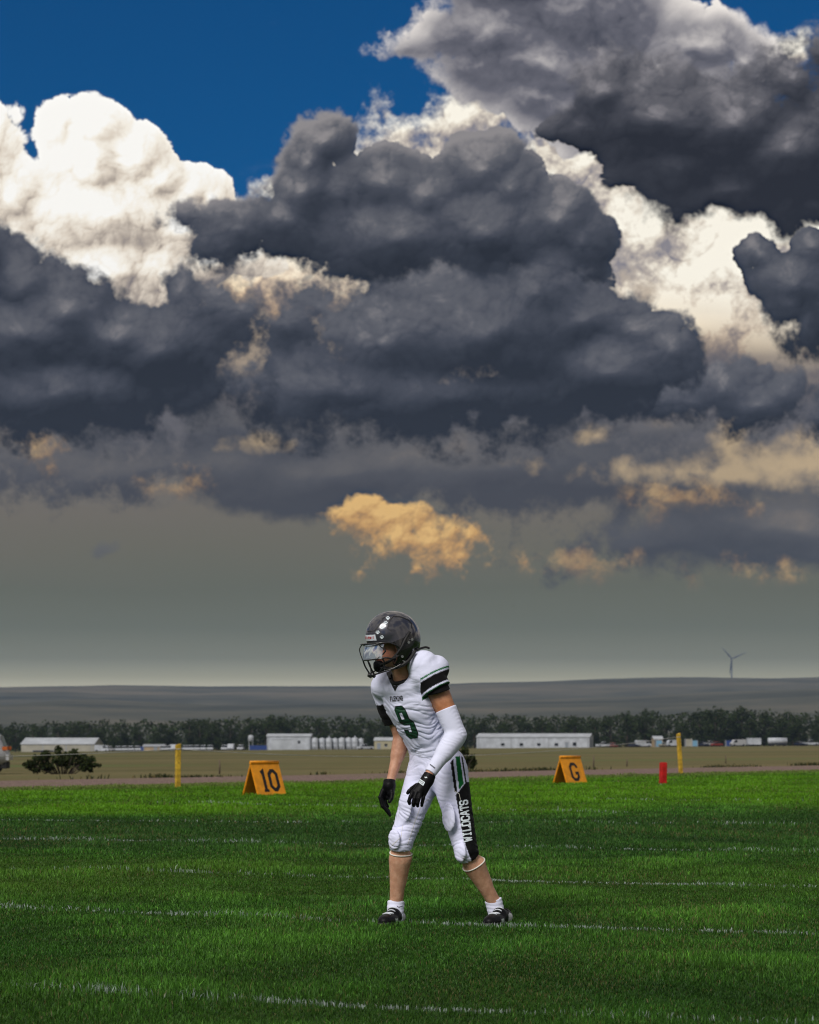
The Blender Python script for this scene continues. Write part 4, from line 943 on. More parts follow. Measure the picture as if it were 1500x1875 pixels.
# materials ----------------------------------------------------------
def fabric(name, weave=900.0, fold=0.0, rough=0.75, sheen=0.15):
    def fn(tt):
        p = objc(tt); c = vcol(tt); w = tt.noise(p, weave, 1.0, 0.5); f = tt.noise(tt.vm('MULTIPLY', p, (14, 14, 42)), 1.0, 4.0, 0.55)
        d = tt.noise(p, 22.0, 4.0, 0.6); c = tt.mix(tt.step(d, 0.55, 0.8, 0, 0.10), c, tt.mix(1.0, c, (0.72, 0.70, 0.66, 1), 'MULTIPLY'))
        return bsdf(tt, c, rough, spec=0.10, sheen=sheen * 0.25, normal=bump(tt, tt.mad(w, 0.06, tt.m('MULTIPLY', f, fold)), 0.5, 0.012))
    return mat(name, fn)
def m_skin(tt):
    p = objc(tt); c = vcol(tt); n_ = tt.noise(p, 30.0, 5.0, 0.6); n2 = tt.noise(p, 180.0, 3.0, 0.6)
    c = tt.mix(tt.step(n_, 0.35, 0.7), tt.mix(1.0, c, (0.78, 0.70, 0.66, 1), 'MULTIPLY'), c)
    return bsdf(tt, c, 0.5, spec=0.35, sss=0.12, normal=bump(tt, n2, 0.35, 0.003))
def m_shell(tt):
    c = vcol(tt); n_ = tt.noise(objc(tt), 420.0, 2.0, 0.5)
    return bsdf(tt, tt.mix(tt.step(n_, 0.35, 0.7), tt.mix(1.0, c, (0.93, 0.93, 0.95, 1), 'MULTIPLY'), c), 0.24, 0.25, 0.5, coat=1.0)
def m_visor(tt):
    tr = tt.n('ShaderNodeBsdfTransparent'); tr.inputs[0].default_value = (0.86, 0.90, 0.95, 1); gl = tt.n('ShaderNodeBsdfGlossy'); gl.inputs[0].default_value = (0.86, 0.93, 1.0, 1); gl.inputs['Roughness'].default_value = 0.06
    lw = tt.n('ShaderNodeLayerWeight'); lw.inputs[0].default_value = 0.42; mx = tt.n('ShaderNodeMixShader'); tt.put(mx.inputs[0], tt.step(lw.outputs['Facing'], 0.0, 1.0, 0.42, 0.92, 'LINEAR'))
    tt.t.links.new(tr.outputs[0], mx.inputs[1]); tt.t.links.new(gl.outputs[0], mx.inputs[2])
    df = tt.n('ShaderNodeBsdfDiffuse'); df.inputs[0].default_value = (0.62, 0.70, 0.80, 1); m2 = tt.n('ShaderNodeMixShader'); m2.inputs[0].default_value = 0.14; tt.t.links.new(mx.outputs[0], m2.inputs[1]); tt.t.links.new(df.outputs[0], m2.inputs[2]); return m2.outputs[0]
MP = dict(jersey=fabric('jersey_mesh', 700, 0.35), pants=fabric('pants_knit', 1100, 0.16, 0.6, 0.1), sleeve=fabric('sleeve_knit', 1200, 0.10, 0.7), sock=fabric('sock_knit', 900, 0.25, 0.9), glove=fabric('glove_leather', 500, 0.25, 0.45, 0.0),
          shoe=fabric('shoe_upper', 600, 0.10, 0.4, 0.0), skin=mat('skin', m_skin), shell=mat('helmet_shell', m_shell), visor=mat('visor', m_visor),
          cage=painted('cage_coating', (0.012, 0.012, 0.014), 0.28, 0.1, coat=0.4), print_w=painted('white_print', (0.66, 0.74, 0.80), 0.6, 0.06), print_g=painted('green_print', (0.004, 0.048, 0.020), 0.6, 0.25, 30),
          print_k=painted('dark_print', (0.007, 0.007, 0.008), 0.6, 0.2), print_r=painted('red_print', (0.45, 0.03, 0.03), 0.5, 0.1), plate=painted('pale_plate', (0.56, 0.60, 0.66), 0.4, 0.06), band=painted('white_elastic', (0.72, 0.70, 0.64), 0.7, 0.1),
          pad=painted('black_padding', (0.010, 0.010, 0.011), 0.6, 0.3), eye=painted('eye_white', (0.7, 0.68, 0.64), 0.2, 0.05), steel=painted('steel_screw', (0.55, 0.56, 0.58), 0.25, 0.1, metal=0.9))
WHITE = np.array([0.71, 0.735, 0.93]); BLACK = np.array([0.005, 0.005, 0.006]); GREEN = np.array([0.004, 0.130, 0.028]); SKIN = np.array([0.55, 0.30, 0.20]); TANS = np.array([0.50, 0.20, 0.075])

person = empty('person', (float(pel[0]), float(pel[1]), 0.0), 'football player in white uniform and dark helmet leaning forward on the grass', 'person')
PO = np.array(person.location)
def part(name, v, q, m_, col, parent=None, disp=None):
    v = np.asarray(v, np.float64)
    if disp is not None:
        me = np_mesh('tmp', v, q.ravel(), np.full(len(q), 4), m_); nr = np.zeros(len(v) * 3, np.float32); me.vertex_normals.foreach_get('vector', nr); nr = nr.reshape(-1, 3)
        v = v + nr * disp(v, nr)[:, None]; bpy.data.meshes.remove(me)
    c = col(v) if callable(col) else np.tile(col, (len(v), 1))
    me = np_mesh(name, v - PO, q.ravel(), np.full(len(q), 4), m_, c); return link(name, me, parent or person), v, q
def bvh(v, q): return BVHTree.FromPolygons([tuple(x) for x in v], [tuple(int(i) for i in f) for f in q])
def nz3(v, s, seed=0.0): return np.array([mnoise.noise((float(a[0]) * s[0] + seed, float(a[1]) * s[1] - seed, float(a[2]) * s[2] + 2 * seed)) for a in v])

# body ---------------------------------------------------------------
def f_body(p):
    d = ell(p, J(760, 1290, -0.10), TA, (0.16, 0.105, 0.19)); d = smin(d, ell(p, J(785, 1352, -0.03), TA, (0.135, 0.095, 0.16)), 0.05); d = smin(d, ell(p, pel, TA, (0.155, 0.115, 0.12)), 0.05)
    for (h, k, a, cb) in ((hipR, kneR, ankR, J(735, 1600, 0.02)), (hipL, kneL, ankL, J(884, 1606, -0.02))):
        d = smin(d, rcone(p, h, k, 0.088, 0.056), 0.04); leg = rcone(p, k, a, 0.050, 0.036); ax = unit(a - k)
        leg = smin(leg, rcone(p, k + (a - k) * 0.27 + (cb - (k + a) / 2) * 0.25, k + (a - k) * 0.58 + (cb - (k + a) / 2) * 0.32, 0.0615, 0.040), 0.026); leg = smin(leg, rcone(p, k + (a - k) * 0.20 + FW * 0.030, k + (a - k) * 0.75 + FW * 0.018, 0.026, 0.016), 0.02); leg = smin(leg, rcone(p, k + (a - k) * 0.22 - FW * 0.022 - SDL * 0.026, k + (a - k) * 0.50 - FW * 0.010 - SDL * 0.010, 0.036, 0.022), 0.014); leg = smin(leg, rcone(p, k + (a - k) * 0.22 - FW * 0.022 + SDL * 0.028, k + (a - k) * 0.44 - FW * 0.010 + SDL * 0.012, 0.034, 0.022), 0.014); d = smin(d, leg, 0.015)
        d = smin(d, rcone(p, a, a + np.array([0, 0, -0.05]), 0.036, 0.034), 0.02); d = smin(d, rcone(p, a + np.array([0, 0, -0.05]), a + np.array([-0.01, -0.07, -0.085]), 0.026, 0.018), 0.01)
    for (s, e, w, ru) in ((shR, elR, wrR, 0.056), (shL, elL, wrL, 0.062)):
        d = smin(d, rcone(p, s, e, ru, 0.046), 0.03); fo = rcone(p, e, w, 0.041, 0.0235); fo = smin(fo, rcone(p, e + (w - e) * 0.16, e + (w - e) * 0.40, 0.0475, 0.038), 0.016); d = smin(d, fo, 0.02)
        d = smin(d, rcone(p, w, w + unit(w - e) * 0.03, 0.024, 0.022), 0.01)
    d = smin(d, rcone(p, nek - SPU * 0.03, hp(-0.03, 0, -0.10), 0.066, 0.058), 0.03)
    d = smin(d, ell(p, hp(-0.005, 0, -0.01), HA, (0.098, 0.076, 0.115)), 0.02); hd = ell(p, hp(0.030, 0, -0.10), HA, (0.070, 0.056, 0.070)); d = smin(d, hd, 0.03)
    d = smin(d, rcone(p, hp(0.085, 0, -0.045), hp(0.115, 0, -0.088), 0.010, 0.014), 0.012); d = smin(d, ell(p, hp(0.078, 0, -0.035), HA, (0.022, 0.052, 0.012)), 0.012)
    d = smin(d, ell(p, hp(0.092, 0, -0.120), HA, (0.014, 0.026, 0.006)), 0.006); d = smin(d, ell(p, hp(0.091, 0, -0.132), HA, (0.014, 0.022, 0.006)), 0.006); d = smin(d, ell(p, hp(0.082, 0, -0.158), HA, (0.022, 0.028, 0.018)), 0.012)
    for s in (-1, 1):
        d = -smin(-d, ell(p, hp(0.096, s * 0.033, -0.052), HA, (0.014, 0.018, 0.011)), 0.008) if False else np.maximum(d, -ell(p, hp(0.100, s * 0.033, -0.052), HA, (0.016, 0.018, 0.010)))
        d = smin(d, ell(p, hp(-0.010, s * 0.078, -0.060), HA, (0.022, 0.010, 0.032)), 0.006)
    return d
lo, hi = around([hipR, hipL, ankR, ankL, elL, elR, shR, wrL, HC + UP * 0.1, J(712, 1692, -0.2), J(905, 1692, -0.2), kneR, kneL, wrR], 0.10); lo[2] = 0.01
bv, bq = solid(f_body, lo, hi, 0.008, 1)
def c_body(v):
    n = len(v); c = np.tile(SKIN, (n, 1)); px, py = to_px(v)
    low = (py > 1540)[:, None] * 1.0; c = c * (1 - low) + np.array([0.68, 0.40, 0.27]) * low
    ua = np.clip(1 - np.abs(along(v, shL, unit(elL - shL)) - 0.16) / 0.10, 0, 1) * (np.linalg.norm(v - (shL + elL) / 2, axis=1) < 0.19); c = c * (1 - 0.7 * ua[:, None]) + TANS * 0.7 * ua[:, None]
    lips = (np.abs((v - hp(0.10, 0, -0.126)) @ HU) < 0.010) & (np.linalg.norm(v - hp(0.10, 0, -0.126), axis=1) < 0.03); c[lips] = (0.36, 0.12, 0.10)
    red = np.linalg.norm(v - hp(0.075, 0.05, -0.10), axis=1) < 0.03; c[red] = c[red] * np.array([1.05, 0.85, 0.85])
    return c
part('body', bv, bq, MP['skin'], c_body)
for s in (-1, 1):
    e = MB(); c = hp(0.078, s * 0.033, -0.052) - PO; e.lathe([(0.0005, -0.012), (0.008, -0.009), (0.012, 0), (0.008, 0.009), (0.0005, 0.012)], tuple(c), 12); e.build('eye', MP['eye'], person, True)
    i_ = MB(); c2 = hp(0.089, s * 0.033, -0.052) - PO; i_.lathe([(0.0005, -0.004), (0.004, -0.002), (0.004, 0.002), (0.0005, 0.004)], tuple(c2), 8); i_.build('iris', MP['print_k'], person, True)

def crease(n, p=5): return -((1 - np.abs(n)) ** p)
# jersey -------------------------------------------------------------
slL0, slL1 = J(775, 1220, -0.235), J(800, 1264, -0.255); axL = unit(slL1 - slL0); slR0, slR1 = J(703, 1262, 0.03), J(724, 1322, 0.06); axR = unit(slR1 - slR0)
hem = J(798, 1381, -0.005)
def f_jersey(p):
    d = ell(p, J(755, 1288, -0.10), TA, (0.180, 0.125, 0.150)); d = smin(d, ell(p, J(772, 1330, -0.06), TA, (0.150, 0.112, 0.150)), 0.05); d = smin(d, rcone(p, J(788, 1358, -0.02), J(802, 1400, 0.0), 0.150, 0.158, (SPF, 0.74)), 0.04)
    d = smin(d, ell(p, J(744, 1250, -0.13), TA, (0.175, 0.115, 0.075)), 0.04)
    d = smin(d, ell(p, J(787, 1231, -0.22), TA, (0.098, 0.125, 0.085)), 0.025); d = smin(d, ell(p, J(712, 1250, 0.0), TA, (0.090, 0.120, 0.085)), 0.03)
    d = smin(d, ell(p, J(797, 1266, 0.02), TA, (0.100, 0.045, 0.075)), 0.03)
    sl = rcone(p, slL0, slL1 + axL * 0.05, 0.088, 0.080); sl = np.maximum(sl, along(p, slL1, axL)); d = smin(d, sl, 0.012)
    sr = rcone(p, slR0, slR1 + axR * 0.05, 0.074, 0.060); sr = np.maximum(sr, along(p, slR1, axR)); d = smin(d, sr, 0.015)
    d = np.maximum(d, along(p, hem, -SPU)); nk = rcone(p, nek - SPU * 0.015 + SPF * 0.01, nek + SPU * 0.2 - SPF * 0.02, 0.072, 0.085); d = np.maximum(d, -nk)
    return d
lo, hi = around([J(690, 1200, -0.2), J(832, 1200, 0.1), hem, J(740, 1385, 0.0), slL1, slR1, J(860, 1381, 0)], 0.06); lo[1] = DP - 0.42; hi[1] = DP + 0.24
jv, jq = solid(f_jersey, lo, hi, 0.0045, 1)
def d_jersey(v, nr):
    px, py = to_px(v); w = (v - pel) @ SPU; s = (v - pel) @ SDL
    n1 = nz3(v, (7, 7, 9), 3.0); n2 = nz3(v, (14, 14, 22), 8.0); n3 = nz3(v, (26, 26, 48), 1.0)
    belly = sst(py, 1262, 1305)
    U = np.stack([s * 5 + w * 3, (v - pel) @ SPF * 5, w * 17 + s * 6 + n1 * 1.2], 1); f1 = nz3(U, (1, 1, 1), 11.0); f2 = nz3(U, (2.3, 2.3, 2.1), 17.0)
    ar = ((along(v, slL1, axL) > -0.12) & (px > 770) & (py < 1290)); k = np.where(ar, 0.15, 1.0) * (1 - 0.8 * np.exp(-((px - 726) / 16) ** 2 - ((py - 1279) / 8) ** 2)); up_ = (1 - belly) * 0.35
    return k * ((belly + up_) * (0.0085 * crease(f1, 6) * sst(n2, -0.6, 0.2) + 0.0050 * crease(f2, 5)) + belly * 0.004 * n2 + 0.0012 * n3 + 0.0028 * n1 + 0.004 * belly)
def c_jersey(v):
    c = np.tile(WHITE, (len(v), 1)); px, py = to_px(v)
    t_ = -along(v, slL1, axL); rad = np.linalg.norm((v - slL0) - np.outer(along(v, slL0, axL), axL), axis=1); on = (rad > 0.030) & (rad < 0.125) & (t_ < 0.12) & (px > 770) & ((v - slL1) @ SDL > -0.055)
    for (a, b, k) in ((-0.01, 0.0075, GREEN * 0.5), (0.017, 0.070, BLACK), (0.079, 0.088, GREEN)): c[on & (t_ >= a) & (t_ < b)] = k
    t2 = -along(v, slR1, axR); on = (px < 742) & (t2 < 0.125) & ((v - slR1) @ SDL < 0.075) & (v[:, 1] > DP - 0.055); c[on] = BLACK
    return c
jo, jv, jq = part('jersey', jv, jq, MP['jersey'], c_jersey, None, d_jersey); jb = bvh(jv, jq)

def f_under(p): return np.maximum(np.maximum(rcone(p, slL1 - axL * 0.03, slL1 + axL * 0.04, 0.071, 0.066), along(p, slL1 + axL * 0.014 - SDL * 0.02, unit(axL - SDL * 0.35))), -along(p, slL1 - axL * 0.03, axL))
lo, hi = around([slL1], 0.11); v, q = solid(f_under, lo, hi, 0.0045); part('undersleeve', v, q, MP['jersey'], BLACK)
# pants --------------------------------------------------------------
cutR, cutL = J(732, 1557, -0.09), J(857, 1574, -0.14); dR, dL = unit(J(731, 1585, -0.06) - J(733, 1543, -0.09)), unit(J(873, 1600, -0.06) - J(850, 1545, -0.14))
def f_pants(p):
    d = ell(p, J(801, 1404, 0.0), TA, (0.172, 0.128, 0.125)); d = smin(d, rcone(p, J(793, 1385, -0.005), pel, 0.140, 0.165, (SPF, 0.76)), 0.03); d = smin(d, ell(p, J(822, 1422, 0.08), TA, (0.11, 0.075, 0.09)), 0.05)
    r = rcone(p, hipR, kneR, 0.100, 0.063); r = smin(r, rcone(p, kneR, kneR + dR * 0.10, 0.062, 0.059), 0.02); r = smin(r, ell(p, J(742, 1478, -0.11), [SDL, FW, UP], (0.048, 0.015, 0.078)), 0.020); r = smin(r, ell(p, J(722, 1537, -0.125), [SDL, FW, UP], (0.042, 0.015, 0.056)), 0.014)
    l = rcone(p, hipL, kneL, 0.102, 0.063); l = smin(l, rcone(p, kneL, kneL + dL * 0.10, 0.062, 0.059), 0.02); l = smin(l, ell(p, J(822, 1497, -0.19), [SDL, FW, UP], (0.048, 0.015, 0.078)), 0.020); l = smin(l, ell(p, J(843, 1560, -0.185), [SDL, FW, UP], (0.042, 0.015, 0.056)), 0.014)
    r = np.maximum(r, along(p, cutR, dR)); l = np.maximum(l, along(p, cutL, dL))
    return smin(d, np.minimum(r, l), 0.035)
lo, hi = around([J(708, 1370, 0.0), J(862, 1585, 0.0), kneR + dR * 0.1, kneL + dL * 0.1], 0.06); lo[1] = DP - 0.28; hi[1] = DP + 0.24
pv_, pq = solid(f_pants, lo, hi, 0.0045)
def d_pants(v, nr):
    px, py = to_px(v); n1 = nz3(v, (8, 8, 10), 4.0); n2 = nz3(v, (16, 16, 40), 9.0); n3 = nz3(v, (9, 9, 60), 6.0)
    U = np.stack([v[:, 0] * 6, v[:, 1] * 6, v[:, 2] * 26 + v[:, 0] * 7 + n1 * 1.5], 1); f1 = nz3(U, (1, 1, 1), 21.0); f2 = nz3(U, (1.9, 1.9, 1.9), 27.0)
    m_ = 0.30 + np.exp(-((py - 1500) / 30) ** 2) * np.where(px < 800, 1.0, 0.6) + sst(py, 1525, 1555) * 0.8 + np.exp(-((py - 1400) / 20) ** 2) * 0.5
    return 0.0020 * n1 + m_ * (0.0042 * crease(f1, 7) + 0.0026 * crease(f2, 6)) + 0.0018
def interp_edge(py, pts): return np.interp(py, [p[1] for p in pts], [p[0] for p in pts])
def zpx(x, y): return (660 + x / 5.0, 1360 + y / 5.0)
def c_pants(v):
    c = np.tile(WHITE * np.array([1.02, 1.01, 1.03]), (len(v), 1)); px, py = to_px(v)
    outer = ((v - (hipL + kneL) / 2) @ SDL > 0.012) & (px > 800)
    E = lambda pts: interp_edge(py, [zpx(*p) for p in pts])
    # stripes run down the outside of the left leg and end in a black panel
    bandb = (px > E([(822, 160), (862, 440), (880, 560)])) & (px < E([(850, 160), (887, 440), (905, 560)])) & (py < 1450); c[outer & bandb] = BLACK
    green = (px > E([(866, 90), (905, 430)])) & (px < E([(905, 90), (947, 380)])) & (py < 1446 - (px - 841) * 1.25) ; c[outer & green] = GREEN
    b2 = (px > E([(915, 75), (962, 372)])) & (px < E([(929, 75), (975, 372)])) & (py < 1436); c[outer & b2] = BLACK
    left = E([(862, 430), (888, 560), (920, 750), (947, 890), (985, 1000), (1018, 1080)]); panel = (px > left) & (py > 1452 - (px - 838) * 1.28) & (py > 1432)
    back = (v - (hipL + kneL) / 2) @ FW > -0.085
    c[outer & panel & back] = BLACK
    sm = (np.exp(-(((px - 722) / 8) ** 2 + ((py - 1546) / 9) ** 2)) * 0.30 + np.exp(-(((px - 752) / 14) ** 2 + ((py - 1500) / 8) ** 2)) * 0.16 + np.exp(-(((px - 826) / 9) ** 2 + ((py - 1506) / 12) ** 2)) * 0.14) * np.clip(0.5 + 1.4 * nz3(v, (60, 60, 60), 7.0), 0, 1); c = c * (1 - sm[:, None]) + np.array([0.20, 0.21, 0.10]) * sm[:, None]
    dirt = np.exp(-(((px - 850.5) / 7) ** 2 + ((py - 1573) / 5) ** 2)) * np.clip(0.6 + nz3(v, (90, 90, 90), 2.0), 0, 1); c = c * (1 - 0.75 * dirt[:, None]) + np.array([0.16, 0.13, 0.06]) * 0.75 * dirt[:, None]
    return c
po, pv_, pq = part('pants', pv_, pq, MP['pants'], c_pants, None, d_pants); pb = bvh(pv_, pq)

# arm sleeve, socks, knee bands, shoes -------------------------------
sa0 = shL + (elL - shL) * 0.53; sw0 = elL + (wrL - elL) * 0.93; uaL, faL = unit(elL - shL), unit(wrL - elL)
def f_sleeve(p):
    a = np.maximum(rcone(p, shL, elL, 0.066, 0.054), -along(p, sa0, uaL)); fo = rcone(p, elL, wrL, 0.053, 0.031); fo = smin(fo, rcone(p, elL + (wrL - elL) * 0.12, elL + (wrL - elL) * 0.42, 0.056, 0.047), 0.02); return smin(a, np.maximum(fo, along(p, sw0, faL)), 0.012)
lo, hi = around([sa0, elL, wrL], 0.09); v, q = solid(f_sleeve, lo, hi, 0.004)
def d_sleeve(v, nr):
    t_ = np.where(along(v, elL, faL) > 0, along(v, elL, faL), along(v, elL, uaL)); n1 = nz3(v, (20, 20, 20), 5.0); return 0.0010 * np.sin(t_ * 300 + n1 * 7) * sst(nz3(v, (13, 13, 13), 9.0), -0.3, 0.4) * (0.35 + 0.65 * np.exp(-(t_ / 0.10) ** 2)) + 0.001 * n1
so, sv, sq_ = part('arm_sleeve', v, q, MP['sleeve'], WHITE * np.array([1.0, 1.0, 0.985]), None, d_sleeve); sb = bvh(sv, sq_)
FO = {}
for nm, ank, top, bot, toe, heel in (('R', ankR, J(725.5, 1650, 0.03), J(723, 1684, 0.01), np.array([at(704, 1690, DP - 0.17).x, DP - 0.17, 0.040]), np.array([at(728, 1690, DP + 0.05).x, DP + 0.05, 0.046])),
                                     ('L', ankL, J(903, 1647, 0.0), J(912, 1682, 0.01), np.array([at(897, 1690, DP - 0.19).x, DP - 0.19, 0.040]), np.array([at(924, 1690, DP + 0.03).x, DP + 0.03, 0.048]))):
    toe = toe.astype(np.float32); heel = heel.astype(np.float32); axd = unit(bot - top)
    def f_sock(p): return np.maximum(smin(rcone(p, top - axd * 0.05, bot, 0.048, 0.047), rcone(p, bot, heel + (toe - heel) * 0.35, 0.036, 0.022), 0.015), -along(p, top, axd))
    lo, hi = around([top, bot, heel, toe], 0.07); v, q = solid(f_sock, lo, hi, 0.005)
    so_, v2, q2 = part('sock', v, q, MP['sock'], WHITE * np.array([1.02, 1.01, 0.99]), None, lambda v, nr: 0.0008 * np.sin(v[:, 2] * 260 + 3 * nz3(v, (12, 12, 12), 1.0)))
    fdir = unit(toe - heel); sdir = unit(np.cross(UP, fdir)); fa = [fdir, sdir, UP]; mid = heel + (toe - heel) * 0.5
    def f_shoe(p):
        d = rcone(p, heel - UP * 0.008, toe - UP * 0.006, 0.040, 0.036, (UP, 0.80)); d = smin(d, ell(p, heel + (toe - heel) * 0.70 - UP * 0.006, fa, (0.090, 0.048, 0.040)), 0.02); d = smin(d, rcone(p, heel + UP * 0.004, heel + (toe - heel) * 0.35 + UP * 0.014, 0.041, 0.043), 0.02)
        hole = rcone(p, heel + fdir * 0.036 + UP * 0.035, heel + fdir * 0.036 + UP * 0.2, 0.031, 0.040); d = np.maximum(d, -hole); return np.maximum(d, 0.012 - p[:, 2])
    lo, hi = around([heel, toe], 0.10); lo[2] = 0.0; hi[2] = 0.16; v, q = solid(f_shoe, lo, hi, 0.0042)
    def c_shoe(v):
        c = np.tile(BLACK * 1.3, (len(v), 1)); l = (v - heel) @ fdir; u_ = v[:, 2]
        c[(u_ < 0.030)] = (0.10, 0.10, 0.10); wv = 0.052 + 0.018 * np.sin((l + 0.02) * 34); c[(l < 0.055) & (u_ < wv)] = (0.62, 0.63, 0.66); c[(l > 0.13) & (l < 0.18) & (u_ < 0.048)] = (0.5, 0.56, 0.56); return c
    sh, v3, q3 = part('shoe', v, q, MP['shoe'], c_shoe)
    b3 = bvh(v3, q3); la = MB()
    for k in range(5):
        l = 0.085 + 0.026 * k; c_ = heel + fdir * l; row = []
        for s in np.linspace(-0.024, 0.024, 5):
            h_ = b3.ray_cast(Vector(c_ + sdir * s + UP * 0.3), Vector((0, 0, -1)))
            if h_[0] is not None: row.append(np.array(h_[0]) + UP * 0.002 - PO)
        if len(row) > 2: la.tube(row, 0.0035, 6)
    if la.v: la.build('lace', MP['plate'], sh, True)
    # cleats
    for (l, s) in ((0.03, 0.022), (0.03, -0.022), (0.17, 0.028), (0.17, -0.028), (0.22, 0.018), (0.22, -0.018)):
        c_ = heel + fdir * l + sdir * s - PO; MB().lathe([(0.008, 0.002), (0.010, 0.013)], (c_[0], c_[1], 0), 8).build('cleat', MP['plate'], sh)
    FO[nm] = (so_, v2, q2)
for nm, c_, d_, r in (('R', J(732.5, 1563, -0.06), unit(ankR - kneR), 0.060), ('L', J(868, 1583, -0.10), unit(ankL - kneL), 0.060)):
    a_ = Vector(d_).orthogonal().normalized(); b_ = Vector(d_).cross(a_); m_ = MB(); pts = []
    bb = BVHTree.FromPolygons([tuple(x) for x in bv], [tuple(int(i) for i in f) for f in bq]) if nm == 'R' else bb
    for k in range(37):
        q_ = 2 * math.pi * k / 36; dr = a_ * math.cos(q_) + b_ * math.sin(q_); h_ = bb.ray_cast(Vector(c_) + dr * 0.14, -dr, 0.14); p_ = h_[0] + dr * 0.002 if h_[0] is not None else Vector(c_) + dr * 0.055; pts.append(p_ - Vector(PO))
    m_.tube(pts, 0.0038, 6); m_.build('knee_band', MP['band'], person, True)

# gloves -------------------------------------------------------------
def Z(x, y, dy): return J(680 + x / 10, 1400 + y / 10, dy)
def glove(chains, palm, cuff, label_):
    def f(p):
        d = None
        for (a, b, ra, rb) in palm: e = rcone(p, a, b, ra, rb); d = e if d is None else smin(d, e, 0.012)
        for ch, r0 in chains:
            f_ = None
            for k in range(len(ch) - 1):
                e = rcone(p, ch[k], ch[k + 1], r0 * (1 - 0.08 * k), r0 * (1 - 0.08 * (k + 1))); f_ = e if f_ is None else smin(f_, e, 0.003)
            d = smin(d, f_, 0.005)
        e = rcone(p, cuff[0], cuff[1], cuff[2], cuff[3]); ax = unit(cuff[1] - cuff[0]); e = np.maximum(e, -along(p, cuff[0], ax)); return smin(d, e, 0.008)
    lo, hi = around([c for ch, _ in chains for c in ch] + [cuff[0], cuff[1]], 0.045); v, q = solid(f, lo, hi, 0.0026)
    return part('glove', v, q, MP['glove'], BLACK * 1.1)
w = -0.36
go, gvx, gq = glove([([Z(760, 500, w - .02), Z(715, 600, w - .03), Z(690, 672, w - .03), Z(700, 715, w - .02)], 0.0118), ([Z(830, 510, w - .03), Z(790, 620, w - .045), Z(770, 705, w - .045), Z(778, 752, w - .03)], 0.0122),
           ([Z(900, 520, w - .03), Z(870, 620, w - .045), Z(850, 705, w - .045), Z(850, 758, w - .03)], 0.0120), ([Z(970, 520, w - .01), Z(950, 620, w - .02), Z(930, 705, w - .02), Z(925, 750, w - .01)], 0.0112),
           ([Z(830, 380, w + .02), Z(745, 440, w + .03), Z(690, 490, w + .03), Z(668, 520, w + .03)], 0.0125)],
          [(Z(1010, 270, -.345), Z(800, 500, w - .02), 0.028, 0.018), (Z(1050, 290, -.345), Z(960, 520, w - .01), 0.028, 0.018), (Z(1030, 280, -.345), Z(880, 500, w - .025), 0.030, 0.018)], (Z(1078, 178, -.338), Z(1020, 300, -.345), 0.033, 0.035), 'L')
gb = bvh(gvx, gq)
w = 0.0
glove([([Z(215, 470, w - .03), Z(165, 600, w - .05), Z(205, 760, w - .055), Z(300, 860, w - .05), Z(335, 915, w - .045)], 0.0125), ([Z(230, 480, w - .01), Z(190, 620, w - .025), Z(225, 775, w - .03), Z(310, 880, w - .025), Z(345, 930, w - .02)], 0.0125),
       ([Z(250, 490, w + .015), Z(215, 620, w + .005), Z(245, 760, w), Z(310, 850, w), Z(335, 890, w + .005)], 0.0122), ([Z(275, 500, w + .04), Z(250, 600, w + .035), Z(265, 700, w + .03), Z(300, 770, w + .03)], 0.0112),
       ([Z(370, 440, w - .04), Z(385, 530, w - .06), Z(370, 620, w - .07), Z(335, 680, w - .075)], 0.0132)],
      [(Z(320, 400, w - .03), Z(235, 500, w - .01), 0.030, 0.022), (Z(330, 400, w - .01), Z(270, 520, w + .03), 0.028, 0.020), (Z(340, 380, w - .03), Z(360, 530, w - .04), 0.030, 0.020), (Z(300, 500, w), Z(290, 600, w - .01), 0.026, 0.016)], (Z(333, 285, -.01), Z(328, 400, -0.02), 0.033, 0.035), 'R')

# helmet -------------------------------------------------------------
def f_shell(p, o=0.0):
    d = ell(p, hp(0, 0, 0), HA, (0.152, 0.121, 0.132)); d = smin(d, ell(p, hp(-0.030, 0, -0.045), HA, (0.120, 0.116, 0.118)), 0.03)
    for s in (-1, 1): d = smin(d, ell(p, hp(0.005, s * 0.088, -0.095), HA, (0.070, 0.040, 0.082)), 0.03)
    return d - o
def f_helmet(p):
    q = (p - HC) @ np.array(HA).T; f_, s_, u_ = q[:, 0], q[:, 1], q[:, 2]; d = f_shell(p); d = np.maximum(d, -(d + 0.016))
    face = np.maximum(0.030 + 0.25 * np.abs(u_ + 0.11) - f_, u_ + 0.046); d = np.maximum(d, -smin(-face, -(np.abs(s_) - 0.30), 0.01) if False else -face * 1.0 if False else np.minimum(d * 0 + 9, -face))
    d = np.maximum(d, -0.178 - u_); d = np.maximum(d, np.minimum(-0.118 - u_, -(f_ + 0.055))); return d
lo, hi = around([hp(a, b, c) for a in (-0.16, 0.16) for b in (-0.13, 0.13) for c in (-0.19, 0.14)], 0.02); v, q = solid(f_helmet, lo, hi, 0.0036, 2)
def c_helmet(v):
    l = (v - HC) @ np.array(HA).T; c = np.tile(np.array([0.044, 0.045, 0.058]), (len(v), 1)); f_, s_, u_ = l.T
    side = (u_ < -0.020 - 0.35 * np.clip(f_, -0.1, 0.06)) & (f_ > -0.095) & (f_ < 0.075); c[side] = (0.010, 0.010, 0.011); c[f_shell(v) < -0.008] = (0.012, 0.012, 0.013); return c
ho_, hv, hq = part('helmet', v, q, MP['shell'], c_helmet); hb = bvh(hv, hq)
def hl(f, s, u): return tuple(hp(f, s, u) - PO)
def sym(pts): return [(f, -s, u) for f, s, u in pts[::-1] if s > 0] + list(pts) if pts[0][1] == 0 else pts
